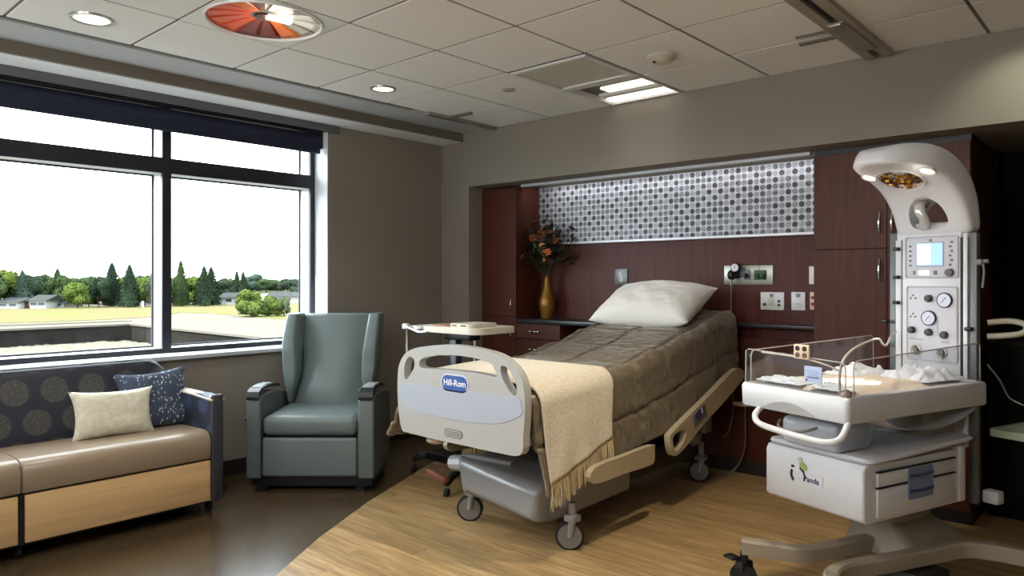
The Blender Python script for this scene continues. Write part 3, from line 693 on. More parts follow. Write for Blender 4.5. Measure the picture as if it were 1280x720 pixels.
def blossom(kind):
    if kind in bf: return bf[kind]
    b = B(); np_ = 9
    for ring, (rad, tilt) in enumerate(((1, .25), (.7, .7), (.4, 1.2))):
        for k in range(np_):
            a = 2*PI*(k+ring*.5)/np_; d = Vector((math.cos(a), math.sin(a), 0)); s_ = Vector((-d.y, d.x, 0))
            up_ = Vector((0, 0, 1)); L = rad*math.cos(tilt); Hh = rad*math.sin(tilt)
            v = [b.b.verts.new(q) for q in (Vector((0, 0, 0)), d*L*.55+s_*.24+up_*Hh*.4, d*L+up_*Hh, d*L*.55-s_*.24+up_*Hh*.4)]
            b.b.faces.new(v)
    b.ball((0, 0, .25), .2, 1); o = b.done('flower', fm[kind], None, 0, norm=False); bf[kind] = o.data; bpy.data.objects.remove(o); return bf[kind]
def leafmesh(i):
    key = 'l%d' % i
    if key not in bf:
        b = B(); b.grid(lambda u, v: Vector(((u-.5)*.62*math.sin(PI*min(1, v*.95+.05))**.8, v, .16*math.sin(PI*v)-abs(u-.5)*.1)), 3, 6)
        o = b.done('leaf', lm[i], None, 30, norm=False); bf[key] = o.data; bpy.data.objects.remove(o)
    return bf[key]
def place(name, me, p, d, s_, parent):
    o = bpy.data.objects.new(name, me); C.objects.link(o); o.parent = parent; o.location = p; o.scale = (s_, s_, s_)
    o.rotation_euler = Vector(d).to_track_quat('Z' if name == 'flower' else 'Y', 'Z' if name != 'flower' else 'Y').to_euler(); return o
b = B(); ends = []
for k in range(34):
    a = rnd.uniform(0, 2*PI); e = rnd.uniform(.1, 1.4); L = rnd.uniform(.28, .46)
    d = Vector((math.cos(a)*math.sin(e), math.sin(a)*math.sin(e)*.62, math.cos(e)*.95+.1))
    p = Vector((0, 0, .03))+d*L
    if p.y > .12: p.y = .12
    ends.append((p, d)); b.tube([(0, 0, -.02), Vector((0, 0, .05))+d*L*.35, p], .0022, 5)
b.done('stems', stm, fa)
tocam = Vector((.667, -.745, .1))
for k, (kd, dx, dz, s_) in enumerate([('cream', -.015, .255, .036), ('orange', .025, .20, .050), ('rust', -.02, .35, .05), ('rust', .06, .36, .045), ('rust', -.09, .32, .045), ('orange', .0, .13, .022), ('rust', .10, .30, .04)]):
    rt = Vector((.745, .667, 0)); place('flower', blossom(kd), rt*dx+Vector((.07, -.10, dz)), tocam+Vector((0, 0, .3)), s_, fa)
for k, (p, d) in enumerate(ends):
    kd = ['plum', 'rust', 'plum', 'dust', 'plum'][k % 5]; place('flower', blossom(kd), p, d, rnd.uniform(.02, .045), fa)
for k in range(120):
    a = rnd.uniform(0, 2*PI); e = rnd.uniform(.3, 1.75); L = rnd.uniform(.06, .31)
    d = Vector((math.cos(a)*math.sin(e), math.sin(a)*math.sin(e)*.6, math.cos(e)))
    p = Vector((0, 0, .12))+d*L
    if p.y > .09: p.y = .09
    place('leaf', leafmesh([0, 2, 1, 2, 0][k % 5] if e > .9 else 2), p, d+Vector((0, 0, .2)), rnd.uniform(.06, .11), fa)
# ------------------------------------------------------------------ sofa
def disc_fabric(name, base, c1, c2, pitch, row, rad, axes):
    m = bpy.data.materials.new(name); m.use_nodes = True
    global n, l
    n, l = nt(m); b = n['Principled BSDF']; b.inputs['Roughness'].default_value = .55; b.inputs['Specular IOR Level'].default_value = .4
    tc = n.new('ShaderNodeTexCoord'); sx = n.new('ShaderNodeSeparateXYZ'); l.new(tc.outputs['Object'], sx.inputs[0])
    u, v = sx.outputs[axes[0]], sx.outputs[axes[1]]
    vv = mth('DIVIDE', v, row); iv = mth('FLOOR', vv); sh = mth('MULTIPLY', mth('MODULO', mth('ABSOLUTE', iv), 2), .5)
    uu = mth('ADD', mth('DIVIDE', u, pitch), sh)
    fu = mth('MULTIPLY', mth('SUBTRACT', mth('FRACT', uu), .5), pitch); fv = mth('MULTIPLY', mth('SUBTRACT', mth('FRACT', vv), .5), row)
    rr = mth('SQRT', mth('ADD', mth('MULTIPLY', fu, fu), mth('MULTIPLY', fv, fv)))
    disc = mth('MULTIPLY', mth('SUBTRACT', rad, rr), 120, True)
    rings = mth('ADD', mth('MULTIPLY', mth('SINE', mth('MULTIPLY', rr, 420)), .5), .5)
    vo = n.new('ShaderNodeTexVoronoi'); vo.inputs['Scale'].default_value = 75; l.new(tc.outputs['Object'], vo.inputs[0])
    dot = mth('MULTIPLY', mth('SUBTRACT', .5, vo.outputs['Distance']), 4, True)
    f = mth('MULTIPLY', disc, mth('ADD', mth('MULTIPLY', dot, .45), .4))
    f = mth('MULTIPLY', f, mth('ADD', mth('MULTIPLY', rings, .3), .7))
    mx = n.new('ShaderNodeMix'); mx.data_type = 'RGBA'; l.new(f, mx.inputs[0]); mx.inputs[6].default_value = (*lin(base), 1); mx.inputs[7].default_value = (*lin(c1), 1)
    l.new(mx.outputs[2], b.inputs['Base Color']); return m
sofa_fab = disc_fabric('disc_fabric', (34, 36, 48), (92, 90, 80), None, .20, .172, .077, ('Y', 'Z'))
arm_fab = disc_fabric('disc_fabric_arm', (34, 38, 52), (70, 84, 118), None, .22, .19, .07, ('X', 'Z'))
arm_front = mat('arm_front_dark', (52, 52, 60), .5, bump=(90, .15))
taupe = mat('taupe_leather', (148, 130, 108), .30, bump=(160, .05))
maple = mat('maple_panel', (218, 180, 128), .45, var=((3, 1.6, 30), .16))
sf = thing('sofa', 'long sofa with taupe seat, navy circle patterned back and maple base under the window', 'sofa', (-4.62, 1.1, 0))
ox, oy = 4.62, -1.1
def sx_(x): return x+ox
def sy_(y): return y+oy
SL = -.12                                  # left end beyond the view
b = B(); b.bb(sx_(-4.97), sx_(-4.30), sy_(SL+.07), sy_(2.068), .075, .335); b.done('base', mat('sofa_base_dark', (24, 22, 22), .6), sf, 0)
for y0, y1 in ((.09, 1.073), (1.105, 2.062)):
    B().bb(sx_(-4.30), sx_(-4.278), sy_(y0), sy_(y1), .09, .33, .003).done('base_panel', maple, sf)
def seat(y0, y1):
    P = [(-4.86, .338), (-4.295, .338)]+crom([(-4.283, .341), (-4.275, .352), (-4.271, .42), (-4.282, .47), (-4.315, .497), (-4.38, .506), (-4.6, .500), (-4.86, .485)], 4, False)
    b = B(); b.skin([b.ring([(sx_(-4.56+(x+4.56)*k), sy_(y), .42+(z-.42)*k) for x, z in P]) for y, k in ((y0, .97), (y0+.004, .99), (y0+.012, 1), (y1-.012, 1), (y1-.004, .99), (y1, .97))])
    return b.done('seat_cushion', taupe, sf, 50)
def cushion(x0, x1, y0, y1, z0, z1, r, name, m, parent, crown=.02, n=14):
    """rounded seat cushion in thing coordinates"""
    b = B(); cx, cy = (x0+x1)/2, (y0+y1)/2; hx, hy, hz = (x1-x0)/2, (y1-y0)/2, (z1-z0)/2
    b.box((0, 0, 0), (x1-x0, y1-y0, z1-z0), r, 5)
    for v in b.b.verts:
        k = (1-(v.co.x/hx)**2)*(1-(v.co.y/hy)**2)
        if v.co.z > 0: v.co.z += crown*k
        v.co += Vector((cx, cy, (z0+z1)/2))
    return b.done(name, m, parent, 50)
for y0, y1 in ((SL+.07, 1.087), (1.091, 2.066)): seat(y0, y1)
# back: one leaning slab with rounded end
b = B()
prof = [(-4.99, .336), (-4.80, .336), (-4.775, .42), (-4.79, .55), (-4.835, .72), (-4.875, .84), (-4.895, .885), (-4.925, .905), (-4.965, .90), (-4.985, .87), (-4.992, .6)]
ysn = [SL+.07, .5, 1.2, 1.9, 1.97, 2.01, 2.035, 2.047]
rings = []
for yy in ysn:
    k = max(0, yy-1.94)/.107; drop = 1-math.sqrt(max(0, 1-min(1, k)**2))
    rings.append(b.ring([(sx_(x), sy_(yy), .336+(z-.336)*(1-.20*drop)) for x, z in prof]))
b.skin(rings); b.done('backrest', sofa_fab, sf, 40)
b = B(); P = [(sx_(-4.900), sy_(y_), .889) for y_ in (SL+.08, .6, 1.3, 1.94)]+[(sx_(-4.888), sy_(1.99), .872), (sx_(-4.87), sy_(2.03), .83)]; b.tube(P, .007, 8); b.done('piping', mat('piping_grey', (90, 94, 108), .45), sf)
# right arm
AY0, AY1 = 2.07, 2.138
b = B(); pf = [(-4.98, .09), (-4.30, .09), (-4.30, .70), (-4.42, .715), (-4.7, .70), (-4.98, .675)]
b.prism([pf], AY1-AY0-.002, lambda u, v, w_: Vector((sx_(u), sy_(AY0+w_+.001), v))); b.done('arm', arm_fab, sf, 0)
B().bb(sx_(-4.300), sx_(-4.268), sy_(AY0-.002), sy_(AY1+.002), .088, .722, .012, 3).done('arm_front', arm_front, sf)
b = B(); b.grid(lambda u, v: Vector((sx_(-4.97+.70*u), sy_(AY0-.012+(AY1-AY0+.024)*v), .697+.022*math.sin(PI*(.22+.66*u))+.010*math.sin(PI*v)-.012)), 16, 8)
o = b.done('arm_cap', mat('arm_cap_cream', (176, 166, 150), .5), sf, 60); o.modifiers.new('t', 'SOLIDIFY').thickness = .012
for yy in (SL+.2, 1.09, 2.09):
    for xx in (-4.36, -4.9):
        c = B().lathe([(.028, -.013), (.034, -.009), (.034, .009), (.028, .013)], 18, (sx_(xx), sy_(yy), .035), Vector((0, 1, 0))).done('caster', rubber, sf)
        B().bb(sx_(xx)-.02, sx_(xx)+.02, sy_(yy)-.02, sy_(yy)+.02, .066, .088).done('caster_fork', steel, c, 0)

# pillows
def pillow_mesh(w_, h_, t_, seed, pinch=.06, n=22, wr=.006):
    b = B()
    def side(sgn):
        def f(u, v):
            x, y = u*2-1, v*2-1
            pin = 1-pinch*(1-abs(x)**2.2*1)*abs(y)**3 ; pin2 = 1-pinch*(1-abs(y)**2.2)*abs(x)**3
            k = max(0, (1-abs(x)**2.6)*(1-abs(y)**2.6))**.55
            q = Vector((x*3+seed, y*3, sgn*2)); e = Vector((x*8, y*8+seed, sgn))
            z = sgn*(t_/2*k+wr*k*(noise.noise(q)+.6*noise.noise(e)))
            return Vector((x*w_/2*pin2, y*h_/2*pin, z))
        return f
    b.grid(side(1), n, n); b.grid(side(-1), n, n)
    bmesh.ops.remove_doubles(b.b, verts=b.b.verts, dist=.0008); return b
def put(o, loc, right, up):
    r = Vector(right).normalized(); u = Vector(up); u = (u-r*u.dot(r)).normalized(); f_ = r.cross(u)
    o.matrix_world = Matrix.Translation(Vector(loc)) @ Matrix((r, u, f_)).transposed().to_4x4(); return o
cream_f = mat('cream_pillow', (212, 207, 186), .8, var=((30, 30, 30), .14), bump=(70, .35))
o = pillow_mesh(.47, .30, .15, 1.0, .13).done('throw_pillow', cream_f, None, 70)
put(o, (-4.655, 1.652, .622), (.02, 1, -.03), (-.30, .03, .95)); tag(o, 'cream oblong throw pillow lying on the sofa seat in front of the blue one', 'pillow', 'throw pillows on the sofa')
bp_m = bpy.data.materials.new('blue_leaf_print'); bp_m.use_nodes = True; n, l = nt(bp_m); b = n['Principled BSDF']; b.inputs['Roughness'].default_value = .8
tc = n.new('ShaderNodeTexCoord'); mp = n.new('ShaderNodeMapping'); mp.inputs['Scale'].default_value = (60, 26, 8); mp.inputs['Rotation'].default_value = (0, 0, .6); l.new(tc.outputs['Object'], mp.inputs[0])
vo = n.new('ShaderNodeTexVoronoi'); vo.inputs['Scale'].default_value = 1.4; l.new(mp.outputs[0], vo.inputs[0])
nz = n.new('ShaderNodeTexNoise'); nz.inputs['Scale'].default_value = 13; l.new(tc.outputs['Object'], nz.inputs[0])
f = mth('MULTIPLY', mth('MULTIPLY', mth('SUBTRACT', .34, vo.outputs['Distance']), 9, True), mth('MULTIPLY', mth('SUBTRACT', nz.outputs[0], .43), 12, True))
mx = n.new('ShaderNodeMix'); mx.data_type = 'RGBA'; l.new(f, mx.inputs[0]); mx.inputs[6].default_value = (*lin((54, 66, 86)), 1); mx.inputs[7].default_value = (*lin((190, 196, 196)), 1); l.new(mx.outputs[2], b.inputs['Base Color'])
o = pillow_mesh(.44, .40, .13, 5.0, .15).done('throw_pillow', bp_m, None, 70)
put(o, (-4.745, 1.925, .66), (.10, .995, .06), (-.32, -.02, .95)); tag(o, 'navy square throw pillow with white leaf print leaning in the sofa corner', 'pillow', 'throw pillows on the sofa')

# ------------------------------------------------------------------ recliner (local x to the right, y to the back)
teal = mat('teal_vinyl', (106, 119, 119), .42, bump=(140, .06)); teal_d = mat('teal_vinyl_side', (90, 99, 98), .42, bump=(140, .06))
RD = 4.85; rxc = (387-640)/FPX*RD
rl = thing('recliner', 'grey-green vinyl wingback recliner in the corner by the window', 'armchair', (CS*rxc+SN*RD, -SN*rxc+CS*RD, 0), YAW)
cushion(-.322, .312, .005, .60, .372, .505, .045, 'seat_cushion', teal, rl, .012)
B().bb(-.322, .312, .012, .05, .10, .362, .02, 4).done('leg_rest', teal, rl, 45)
B().bb(-.40, .40, .06, .62, .03, .38).done('base', black, rl, 0)
b = B(); b.bb(-.36, -.30, .02, .60, .0, .03); b.bb(.30, .36, .02, .60, .0, .03); b.done('floor_runner', black, rl, 0)
for s_ in (-1, 1):
    xa, xb = (-.425, -.328) if s_ < 0 else (.318, .428)
    b = B(); pr = [(0, .09), (.64, .09), (.64, .56), (.5, .615), (.25, .648), (.08, .648), (.02, .635), (0, .60)]
    b.prism([pr], xb-xa, lambda u, v, w_: Vector((xa+w_, u, v))); o = b.done('arm', teal_d, rl, 40)
    m_ = o.modifiers.new('bev', 'BEVEL'); m_.width = .018; m_.segments = 3; m_.limit_method = 'ANGLE'
    b = B(); P = [(-.012, .615), (.0, .648), (.05, .668), (.15, .676), (.30, .668), (.44, .646)]
    b.skin([b.ring([(xa+.006, y, z), (xb-.006, y, z), (xb-.006, y, z+.022), (xa+.006, y, z+.022)]) for y, z in P]); q = b.done('arm_pad', black, o, 0)
    m_ = q.modifiers.new('bev', 'BEVEL'); m_.width = .008; m_.segments = 2; m_.limit_method = 'ANGLE'
    b = B(); P2 = [(.06, .690), (.15, .697), (.30, .690), (.42, .670)]
    b.skin([b.ring([(xa+.018, y, z), (xb-.018, y, z), (xb-.018, y, z+.005), (xa+.018, y, z+.005)]) for y, z in P2]); b.done('pad_inlay', mat('pad_grey', (150, 158, 160), .3), o, 30)
# back cushion: hourglass front
def bw(z): return lerp([(.44, .285), (.55, .265), (.70, .232), (.85, .235), (1.0, .252), (1.15, .262)], z)
def byc(z): return lerp([(.40, .50), (.60, .545), (.85, .62), (1.15, .73)], z)
b = B(); rings = []
for k in range(13):
    z = .44+(1.155-.44)*k/12; hw_ = bw(z); y0 = byc(z); rg_ = []
    for i in range(9): u = i/8*2-1; rg_.append((hw_*u, y0-.02+.075*(abs(u)**2.4)-.03*math.sin(PI*min(1, (z-.44)/.35))*(1-u*u)*(1 if z < .79 else 0), z))
    for i in range(4): u = 1-i/3*2; rg_.append((hw_*u, y0+.16, z))
    rings.append(b.ring(rg_))
b.skin(rings); o = b.done('back_cushion', teal, rl, 60); m_ = o.modifiers.new('bev', 'BEVEL'); m_.width = .015; m_.segments = 3; m_.limit_method = 'ANGLE'
for s_ in (-1, 1):
    b = B(); rings = []
    for k in range(13):
        z = .52+(1.16-.52)*k/12; t_ = k/12
        xi = bw(z)+.004; xo = lerp([(.52, .312), (.62, .325), (.78, .345), (.95, .352), (1.16, .350)], z); y0 = byc(z)
        fr_ = y0-lerp([(.52, .02), (.75, .10), (.98, .15), (1.12, .13), (1.16, .10)], z)
        m = (xi+xo)/2
        rings.append(b.ring([(s_*xi, y0+.10, z), (s_*xi, fr_+.03, z), (s_*(xi+.012), fr_+.006, z), (s_*m, fr_, z), (s_*(xo-.012), fr_+.006, z), (s_*xo, fr_+.03, z), (s_*xo, y0+.10, z), (s_*m, y0+.17, z)]))
    b.skin(rings); o = b.done('wing', teal, rl, 60); m_ = o.modifiers.new('bev', 'BEVEL'); m_.width = .012; m_.segments = 3; m_.limit_method = 'ANGLE'
b = B(); b.tube([(-.43, .20, .42), (-.45, .17, .44), (-.475, .12, .475)], [.010, .012, .014], 8); b.done('lever', black, rl)

# ------------------------------------------------------------------ overbed table
cream_p = mat('cream_plastic', (222, 214, 196), .38); wht = mat('table_white', (226, 226, 222), .35)
ob = thing('overbed_table', 'wheeled overbed table with cream tray top behind the bed foot', 'table', (-3.79, 3.62, .0), 0)
def tt(name, x0, x1, y0, y1, z0, z1, r, m, parent=ob):
    b = B(); pts = []
    for cx, cy, a0 in ((x1-r, y1-r, 0), (x0+r, y1-r, PI/2), (x0+r, y0+r, PI), (x1-r, y0+r, 1.5*PI)):
        pts += [(cx+r*math.cos(a0+k*PI/12), cy+r*math.sin(a0+k*PI/12)) for k in range(7)]
    b.prism([pts], z1-z0, lambda u, v, w_: Vector((u, v, z0+w_))); o = b.done(name, m, parent, 40)
    q = o.modifiers.new('bev', 'BEVEL'); q.width = min(.012, (z1-z0)*.35); q.segments = 3; q.limit_method = 'ANGLE'; return o
tt('table_top', -.20, .39, -.17, .26, 1.045, 1.088, .09, cream_p); tt('tray_insert', -.15, .05, -.11, .22, 1.088, 1.096, .05, mat('insert_tan', (176, 132, 104), .5))
tt('cup_tray', .07, .30, -.13, .14, 1.088, 1.114, .04, cream_p)
b = B(); b.box((.13, -.132, 1.101), (.05, .006, .008), .002); b.box((.22, -.132, 1.101), (.05, .006, .008), .002); b.done('tray_slot', black, ob)
tt('side_tray', -.36, -.21, -.14, .25, 1.055, 1.08, .05, wht)
b = B(); b.tube([(-.33, -.16, 1.07), (-.25, -.17, 1.055), (-.18, -.175, 1.04), (-.10, -.17, 1.05)], .013, 8); b.tube([(-.30, -.15, 1.05), (-.20, -.16, 1.07)], .010, 8); b.done('hinge_bracket', chrome, ob)
b = B(); b.box((-.36, -.15, 1.075), (.05, .04, .04), .008); b.done('corner_clip', wht, ob)
b = B(); b.tube([(-.35, -.15, 1.06), (-.35, -.15, .86)], .012, 10); b.done('drop_rod', chrome, ob)
b = B(); b.bb(-.03, .045, -.03, .03, .16, 1.0, .01); b.done('column', mat('column_navy', (30, 34, 48), .35), ob)
b = B(); b.tube([(.17, .03, .2), (.17, .03, 1.044)], .016, 12); b.done('chrome_post', chrome, ob)
b = B(); b.bb(-.06, .2, -.05, .06, .99, 1.044, .008); b.done('lift_head', black, ob)
b = B(); b.bb(-.24, .26, -.07, .07, .10, .165, .02, 3); b.done('base_hub', black, ob)
for ex_, ey in ((.30, -.36), (-.33, -.10), (-.30, .34), (.34, .30)):
    b = B(); sx0 = .18 if ex_ > 0 else -.18; b.tube([(sx0, 0, .135), (sx0+(ex_-sx0)*.35, ey*.35, .14), (sx0+(ex_-sx0)*.8, ey*.8, .115), (ex_, ey, .085)], [.032, .03, .026, .022], 10); lg = b.done('leg', black, ob)
    B().lathe([(.02, -.016), (.028, -.012), (.028, .012), (.02, .016)], 16, (ex_, ey, .028), Vector((1, .4, 0))).done('caster', rubber, lg)
# ------------------------------------------------------------------ hospital bed
BX = -2.757; FY = 2.64
bedwhite = mat('bed_plastic', (174, 172, 168), .38); bedinset = mat('bed_inset', (170, 175, 186), .42)
silver = mat('silver_grey_plastic', (146, 147, 150), .35, .3); beige = mat('rail_beige', (176, 160, 132), .42); dkgrey = mat('dark_grey_plastic', (52, 50, 50), .5)
bed = thing('hospital_bed', 'hospital bed with white footboard standing with its head in the cherry recess', 'bed', (BX, 3.8, 0))
def fp(px, py):                                   # footboard drawing -> bed coordinates
    u = (px-640)/FPX; rx, ry = CS*u+SN, -SN*u+CS; t = FY/ry
    return (rx*t-BX, CAM_H+(HOR-py)/FPX*t)
Fb = lambda u, v, w_: Vector((u, FY-3.8+w_, v))
outer = crom([fp(*q) for q in ((502, 536), (497.5, 505), (497, 470), (500, 453), (507, 441.5), (518, 435.5), (535, 432.5), (557, 431), (580, 432.6), (602, 437), (622, 443), (637, 453), (648.5, 467), (654.5, 485), (656, 510), (654, 545), (650, 569), (622, 566), (580, 557), (540, 548.5), (512, 541))], 4)
h1 = crom([fp(*q) for q in ((527, 448.5), (540, 445), (560, 444), (582, 445.5), (602, 450), (614, 455), (618, 462), (621, 471), (600, 467), (570, 463), (540, 461), (527, 459.5), (524, 455))], 4)
h2 = crom([fp(*q) for q in ((513, 446), (517.5, 450), (517.5, 459), (513, 468), (508, 474.5), (505.5, 470), (505.5, 458), (508.5, 449))], 4)
h3 = crom([fp(*q) for q in ((626, 458), (632, 458.5), (639.5, 467.5), (645, 480), (646, 492), (641.5, 494), (634, 484), (627, 470))], 4)
b = B(); b.prism([outer, h1, h2, h3], .05, Fb); fb = b.done('footboard', bedwhite, bed, 40)
q = fb.modifiers.new('bev', 'BEVEL'); q.width = .013; q.segments = 3; q.limit_method = 'ANGLE'; q.angle_limit = math.radians(50)
ins = crom([fp(*q_) for q_ in ((502, 480), (540, 482.5), (580, 488), (620, 493), (648, 497), (652, 510), (650, 520), (625, 529), (590, 528), (550, 521), (515, 512), (501, 502))], 4)
B().prism([ins], .004, lambda u, v, w_: Vector((u, FY-3.8-.003+w_, v))).done('inset_panel', bedinset, fb, 40)
def pill(c, w_, h_, n=10):
    r = h_/2; return [(c[0]+sx*(w_/2-r)+r*math.cos(a), c[1]+r*math.sin(a)) for sx, a0 in ((1, -PI/2), (-1, PI/2)) for a in [a0+PI*k/n for k in range(n+1)]]
lc_ = fp(568.5, 479); gm = mat('badge_blue', (44, 84, 158), .4)
B().prism([pill(lc_, .205, .092)], .004, lambda u, v, w_: Vector((u, FY-3.8-.003+w_, v))).done('badge_rim', mat('badge_rim_white', (210, 212, 222), .4), fb, 40)
lp_ = B().prism([pill(lc_, .19, .078)], .004, lambda u, v, w_: Vector((u, FY-3.8-.0045+w_, v))).done('logo_badge', gm, fb, 40)
Mx = lambda c, s_=1: Matrix.Translation((c[0], FY-3.8-.0065, c[1])) @ Matrix.Rotation(PI/2, 4, 'X')
lt = text('logo_lettering', 'Hill-Rom', .046, mat('letter_white', (240, 243, 250), .4), lp_, Mx((lc_[0]+.004, lc_[1]))); lt.parent = fb
# bold: a second, slightly larger outline
lc2 = fp(567, 542)
B().prism([pill(lc2, .135, .043)], .004, lambda u, v, w_: Vector((u, FY-3.8-.003+w_, v))).done('model_badge', mat('badge_grey', (120, 118, 112), .4), fb, 40)
b = B(); b.prism([pill(lc2, .118, .030), pill(lc2, .108, .021)], .003, lambda u, v, w_: Vector((u, FY-3.8-.005+w_, v))); b.done('badge_outline', mat('badge_line', (176, 174, 168), .4), fb, 40)
b = B()
for k in range(6): b.box((lc2[0]-.04+k*.016, FY-3.8-.004, lc2[1]), (.009, .003, .011))
b.done('badge_relief', mat('badge_line2', (170, 168, 162), .4), fb, 0)
for px_, py_ in ((506, 541), (531, 553)):
    q_ = fp(px_, py_); B().ball((q_[0], FY-3.8+.08, q_[1]), .06, 3, (1, .8, .35)).done('corner_bumper', beige, bed)
# base, casters, lift
b = B()
S = [(-.74, [(-.30, .17), (.33, .12), (.35, .36), (-.30, .38)]), (-.86, [(-.26, .20), (.32, .14), (.345, .34), (-.30, .40)]), (-.90, [(-.18, .24), (.30, .16), (.33, .30), (-.24, .38)])]
P0 = [(-.02, [(-.31, .16), (.34, .14), (.345, .36), (-.31, .38)])]+S
b.skin([b.ring([(x, y, z) for x, z in pr]) for y, pr in P0]); o = b.done('base_cover', silver, bed, 40); q = o.modifiers.new('bev', 'BEVEL'); q.width = .025; q.segments = 3; q.limit_method = 'ANGLE'
b = B(); b.bb(-.30, .30, -.05, 1.0, .17, .33, .02); b.done('base_frame', dkgrey, bed)
b = B(); b.bb(-.22, .26, -.5, .55, .36, .60, .02); b.done('lift_column', dkgrey, bed)
def caster(x, y, nm='caster', rot=-.62, lift=.28):
    c = thing('caster', None, None, (0, 0, 0)); bpy.data.objects.remove(c)
    ax = Vector((math.sin(rot), math.cos(rot), 0)); R = .077
    wv = B().lathe([(R-.012, -.018), (R, -.012), (R, .012), (R-.012, .018)], 32, (x, y, R), ax).done('caster', rubber, bed)
    B().lathe([(.001, -.0215), (R-.014, -.021), (R-.014, .021), (.001, .0215)], 28, (x, y, R), ax).done('wheel_hub', mat('hub_grey', (116, 112, 106), .45), wv)
    fd = ax.cross(Vector((0, 0, 1)))
    b = B()
    for s_ in (-1, 1): b.tube([Vector((x, y, R))+ax*s_*.029, Vector((x, y, .155))+ax*s_*.029+fd*.012], [.014, .02], 8)
    b.box(Vector((x, y, .17))+fd*.014, (.07, .07, .04), .01); b.tube([Vector((x, y, .18))+fd*.014, Vector((x, y, lift))+fd*.014], .022, 10); b.done('caster_fork', silver, wv)
    return wv
caster(-.285, 3.03-3.8); cw = caster(.43, 3.055-3.8, lift=.25); caster(-.30, 4.70-3.8); caster(.32, 4.69-3.8, rot=-.62)
b = B(); b.tube([(-.40, -.80, .33), (-.24, -.80, .355), (.0, -.72, .33)], [.045, .055, .06], 10); b.tube([(.2, -.72, .28), (.40, -.745, .25)], [.05, .035], 10); b.done('caster_arm', mat('arm_silver', (176, 178, 184), .35, .2), bed)
b = B(); b.box((.425, -.735, .175), (.05, .04, .03), .008); b.done('brake_tab', mat('brake_red', (110, 44, 32), .5), bed)
b = B(); b.box((-.49, -.84, .245), (.17, .045, .03), .008, 2, Matrix.Rotation(.18, 3, 'Y')); b.done('brake_pedal', mat('pedal_brown', (118, 66, 52), .5), bed)
b = B(); b.tube([(.1, .6, .42), (.22, .75, .40), (.32, .86, .30)], [.07, .08, .06], 12); b.box((.33, .93, .40), (.09, .12, .12), .02); b.done('head_arm', silver, bed)
# sleeping surface
def top_z(y): return lerp([(2.70, .865), (3.2, .885), (3.6, .915), (4.0, .985), (4.4, 1.075), (4.8, 1.165), (5.02, 1.19)], y)
b = B(); rings = []
for k in range(13):
    y = 2.715+(5.0-2.715)*k/12; z = top_z(y)-.045
    rings.append(b.ring([(-.425, y-3.8, z-.17), (.425, y-3.8, z-.17), (.425, y-3.8, z-.03), (.39, y-3.8, z), (-.39, y-3.8, z), (-.425, y-3.8, z-.03)]))
b.skin(rings); b.done('mattress', mat('mattress_grey', (96, 98, 102), .6), bed, 30)
b = B(); rings = []
for k in range(13):
    y = 2.70+(5.0-2.70)*k/12; z = top_z(y)-.218
    rings.append(b.ring([(-.43, y-3.8, z-.05), (.43, y-3.8, z-.05), (.43, y-3.8, z), (-.43, y-3.8, z)]))
b.skin(rings); b.done('deck', bedwhite, bed, 30)
b = B(); b.bb(-.40, .40, 5.035-3.8, 5.075-3.8, .62, 1.16, .018, 3); b.done('headboard', bedwhite, bed)
# side rails: foot rail and raised head rail on the visible side, their twins on the other
for s_ in (1, -1):
    xr = s_*.537
    b = B(); pts = crom([(3.10, .36), (3.4, .355), (3.66, .352), (3.70, .375), (3.70, .44), (3.68, .462), (3.4, .455), (3.10, .44)], 4)
    b.prism([pts], .035, lambda u, v, w_: Vector((xr+w_-.0175, u-3.8, v))); o = b.done('foot_rail', beige, bed, 40); q = o.modifiers.new('bev', 'BEVEL'); q.width = .008; q.segments = 2; q.limit_method = 'ANGLE'
    rail = [(3.87, .475), (3.90, .50), (4.05, .555), (4.40, .675), (4.72, .79), (4.84, .80), (4.90, .76), (4.88, .72), (4.60, .60), (4.30, .49), (4.10, .40), (3.97, .355), (3.92, .36), (3.885, .40)]
    hole = crom([(3.905, .455), (3.93, .485), (4.02, .50), (4.07, .475), (4.04, .42), (3.97, .385), (3.93, .39)], 3)
    b = B(); b.prism([crom(rail, 4), hole], .04, lambda u, v, w_: Vector((xr+w_-.02, u-3.8, v))); o = b.done('head_rail', beige, bed, 40); q = o.modifiers.new('bev', 'BEVEL'); q.width = .009; q.segments = 2; q.limit_method = 'ANGLE'
    if s_ > 0:
        rt_ = Matrix.Rotation(.36, 3, 'X')
        B().box((xr+.021, 4.245-3.8, .555), (.006, .17, .085), .002, 1, rt_).done('control_panel', mat('control_grey', (104, 96, 84), .4), o)
        B().box((xr+.025, 4.22-3.8, .565), (.004, .075, .05), .001, 1, rt_).done('display', mat('display_blue', (46, 62, 104), .3), o)
        B().box((xr+.025, 4.262-3.8, .585), (.004, .02, .035), .001, 1, rt_).done('label_strip', whitep, o)
        b = B(); b.lathe([(.06, -.012), (.065, 0), (.06, .012)], 20, (xr-.02, 5.06-3.8, .52)); b.box((xr-.06, 1.22, .52), (.1, .05, .03), .006); b.done('corner_bumper', beige, bed)
# power cord
pc = thing('power_cord', 'grey cord looping from the bed head down to the floor', 'cord', (-2.2, 4.95, 0))
b = B(); b.tube([tuple(p) for p in crom([(-.06, .10, .55), (-.06, .10, .40), (-.06, .09, .2), (-.10, .03, .06), (-.18, -.05, .012), (-.28, -.08, .012), (-.36, -.1, .04)], 4, False)], .007, 8); b.tube([tuple(p) for p in crom([(-.14, .08, .60), (-.14, .07, .45), (-.16, .05, .32), (-.19, .03, .27)], 4, False)], .005, 8); b.done('cable', mat('cord_grey', (92, 86, 86), .5), pc)

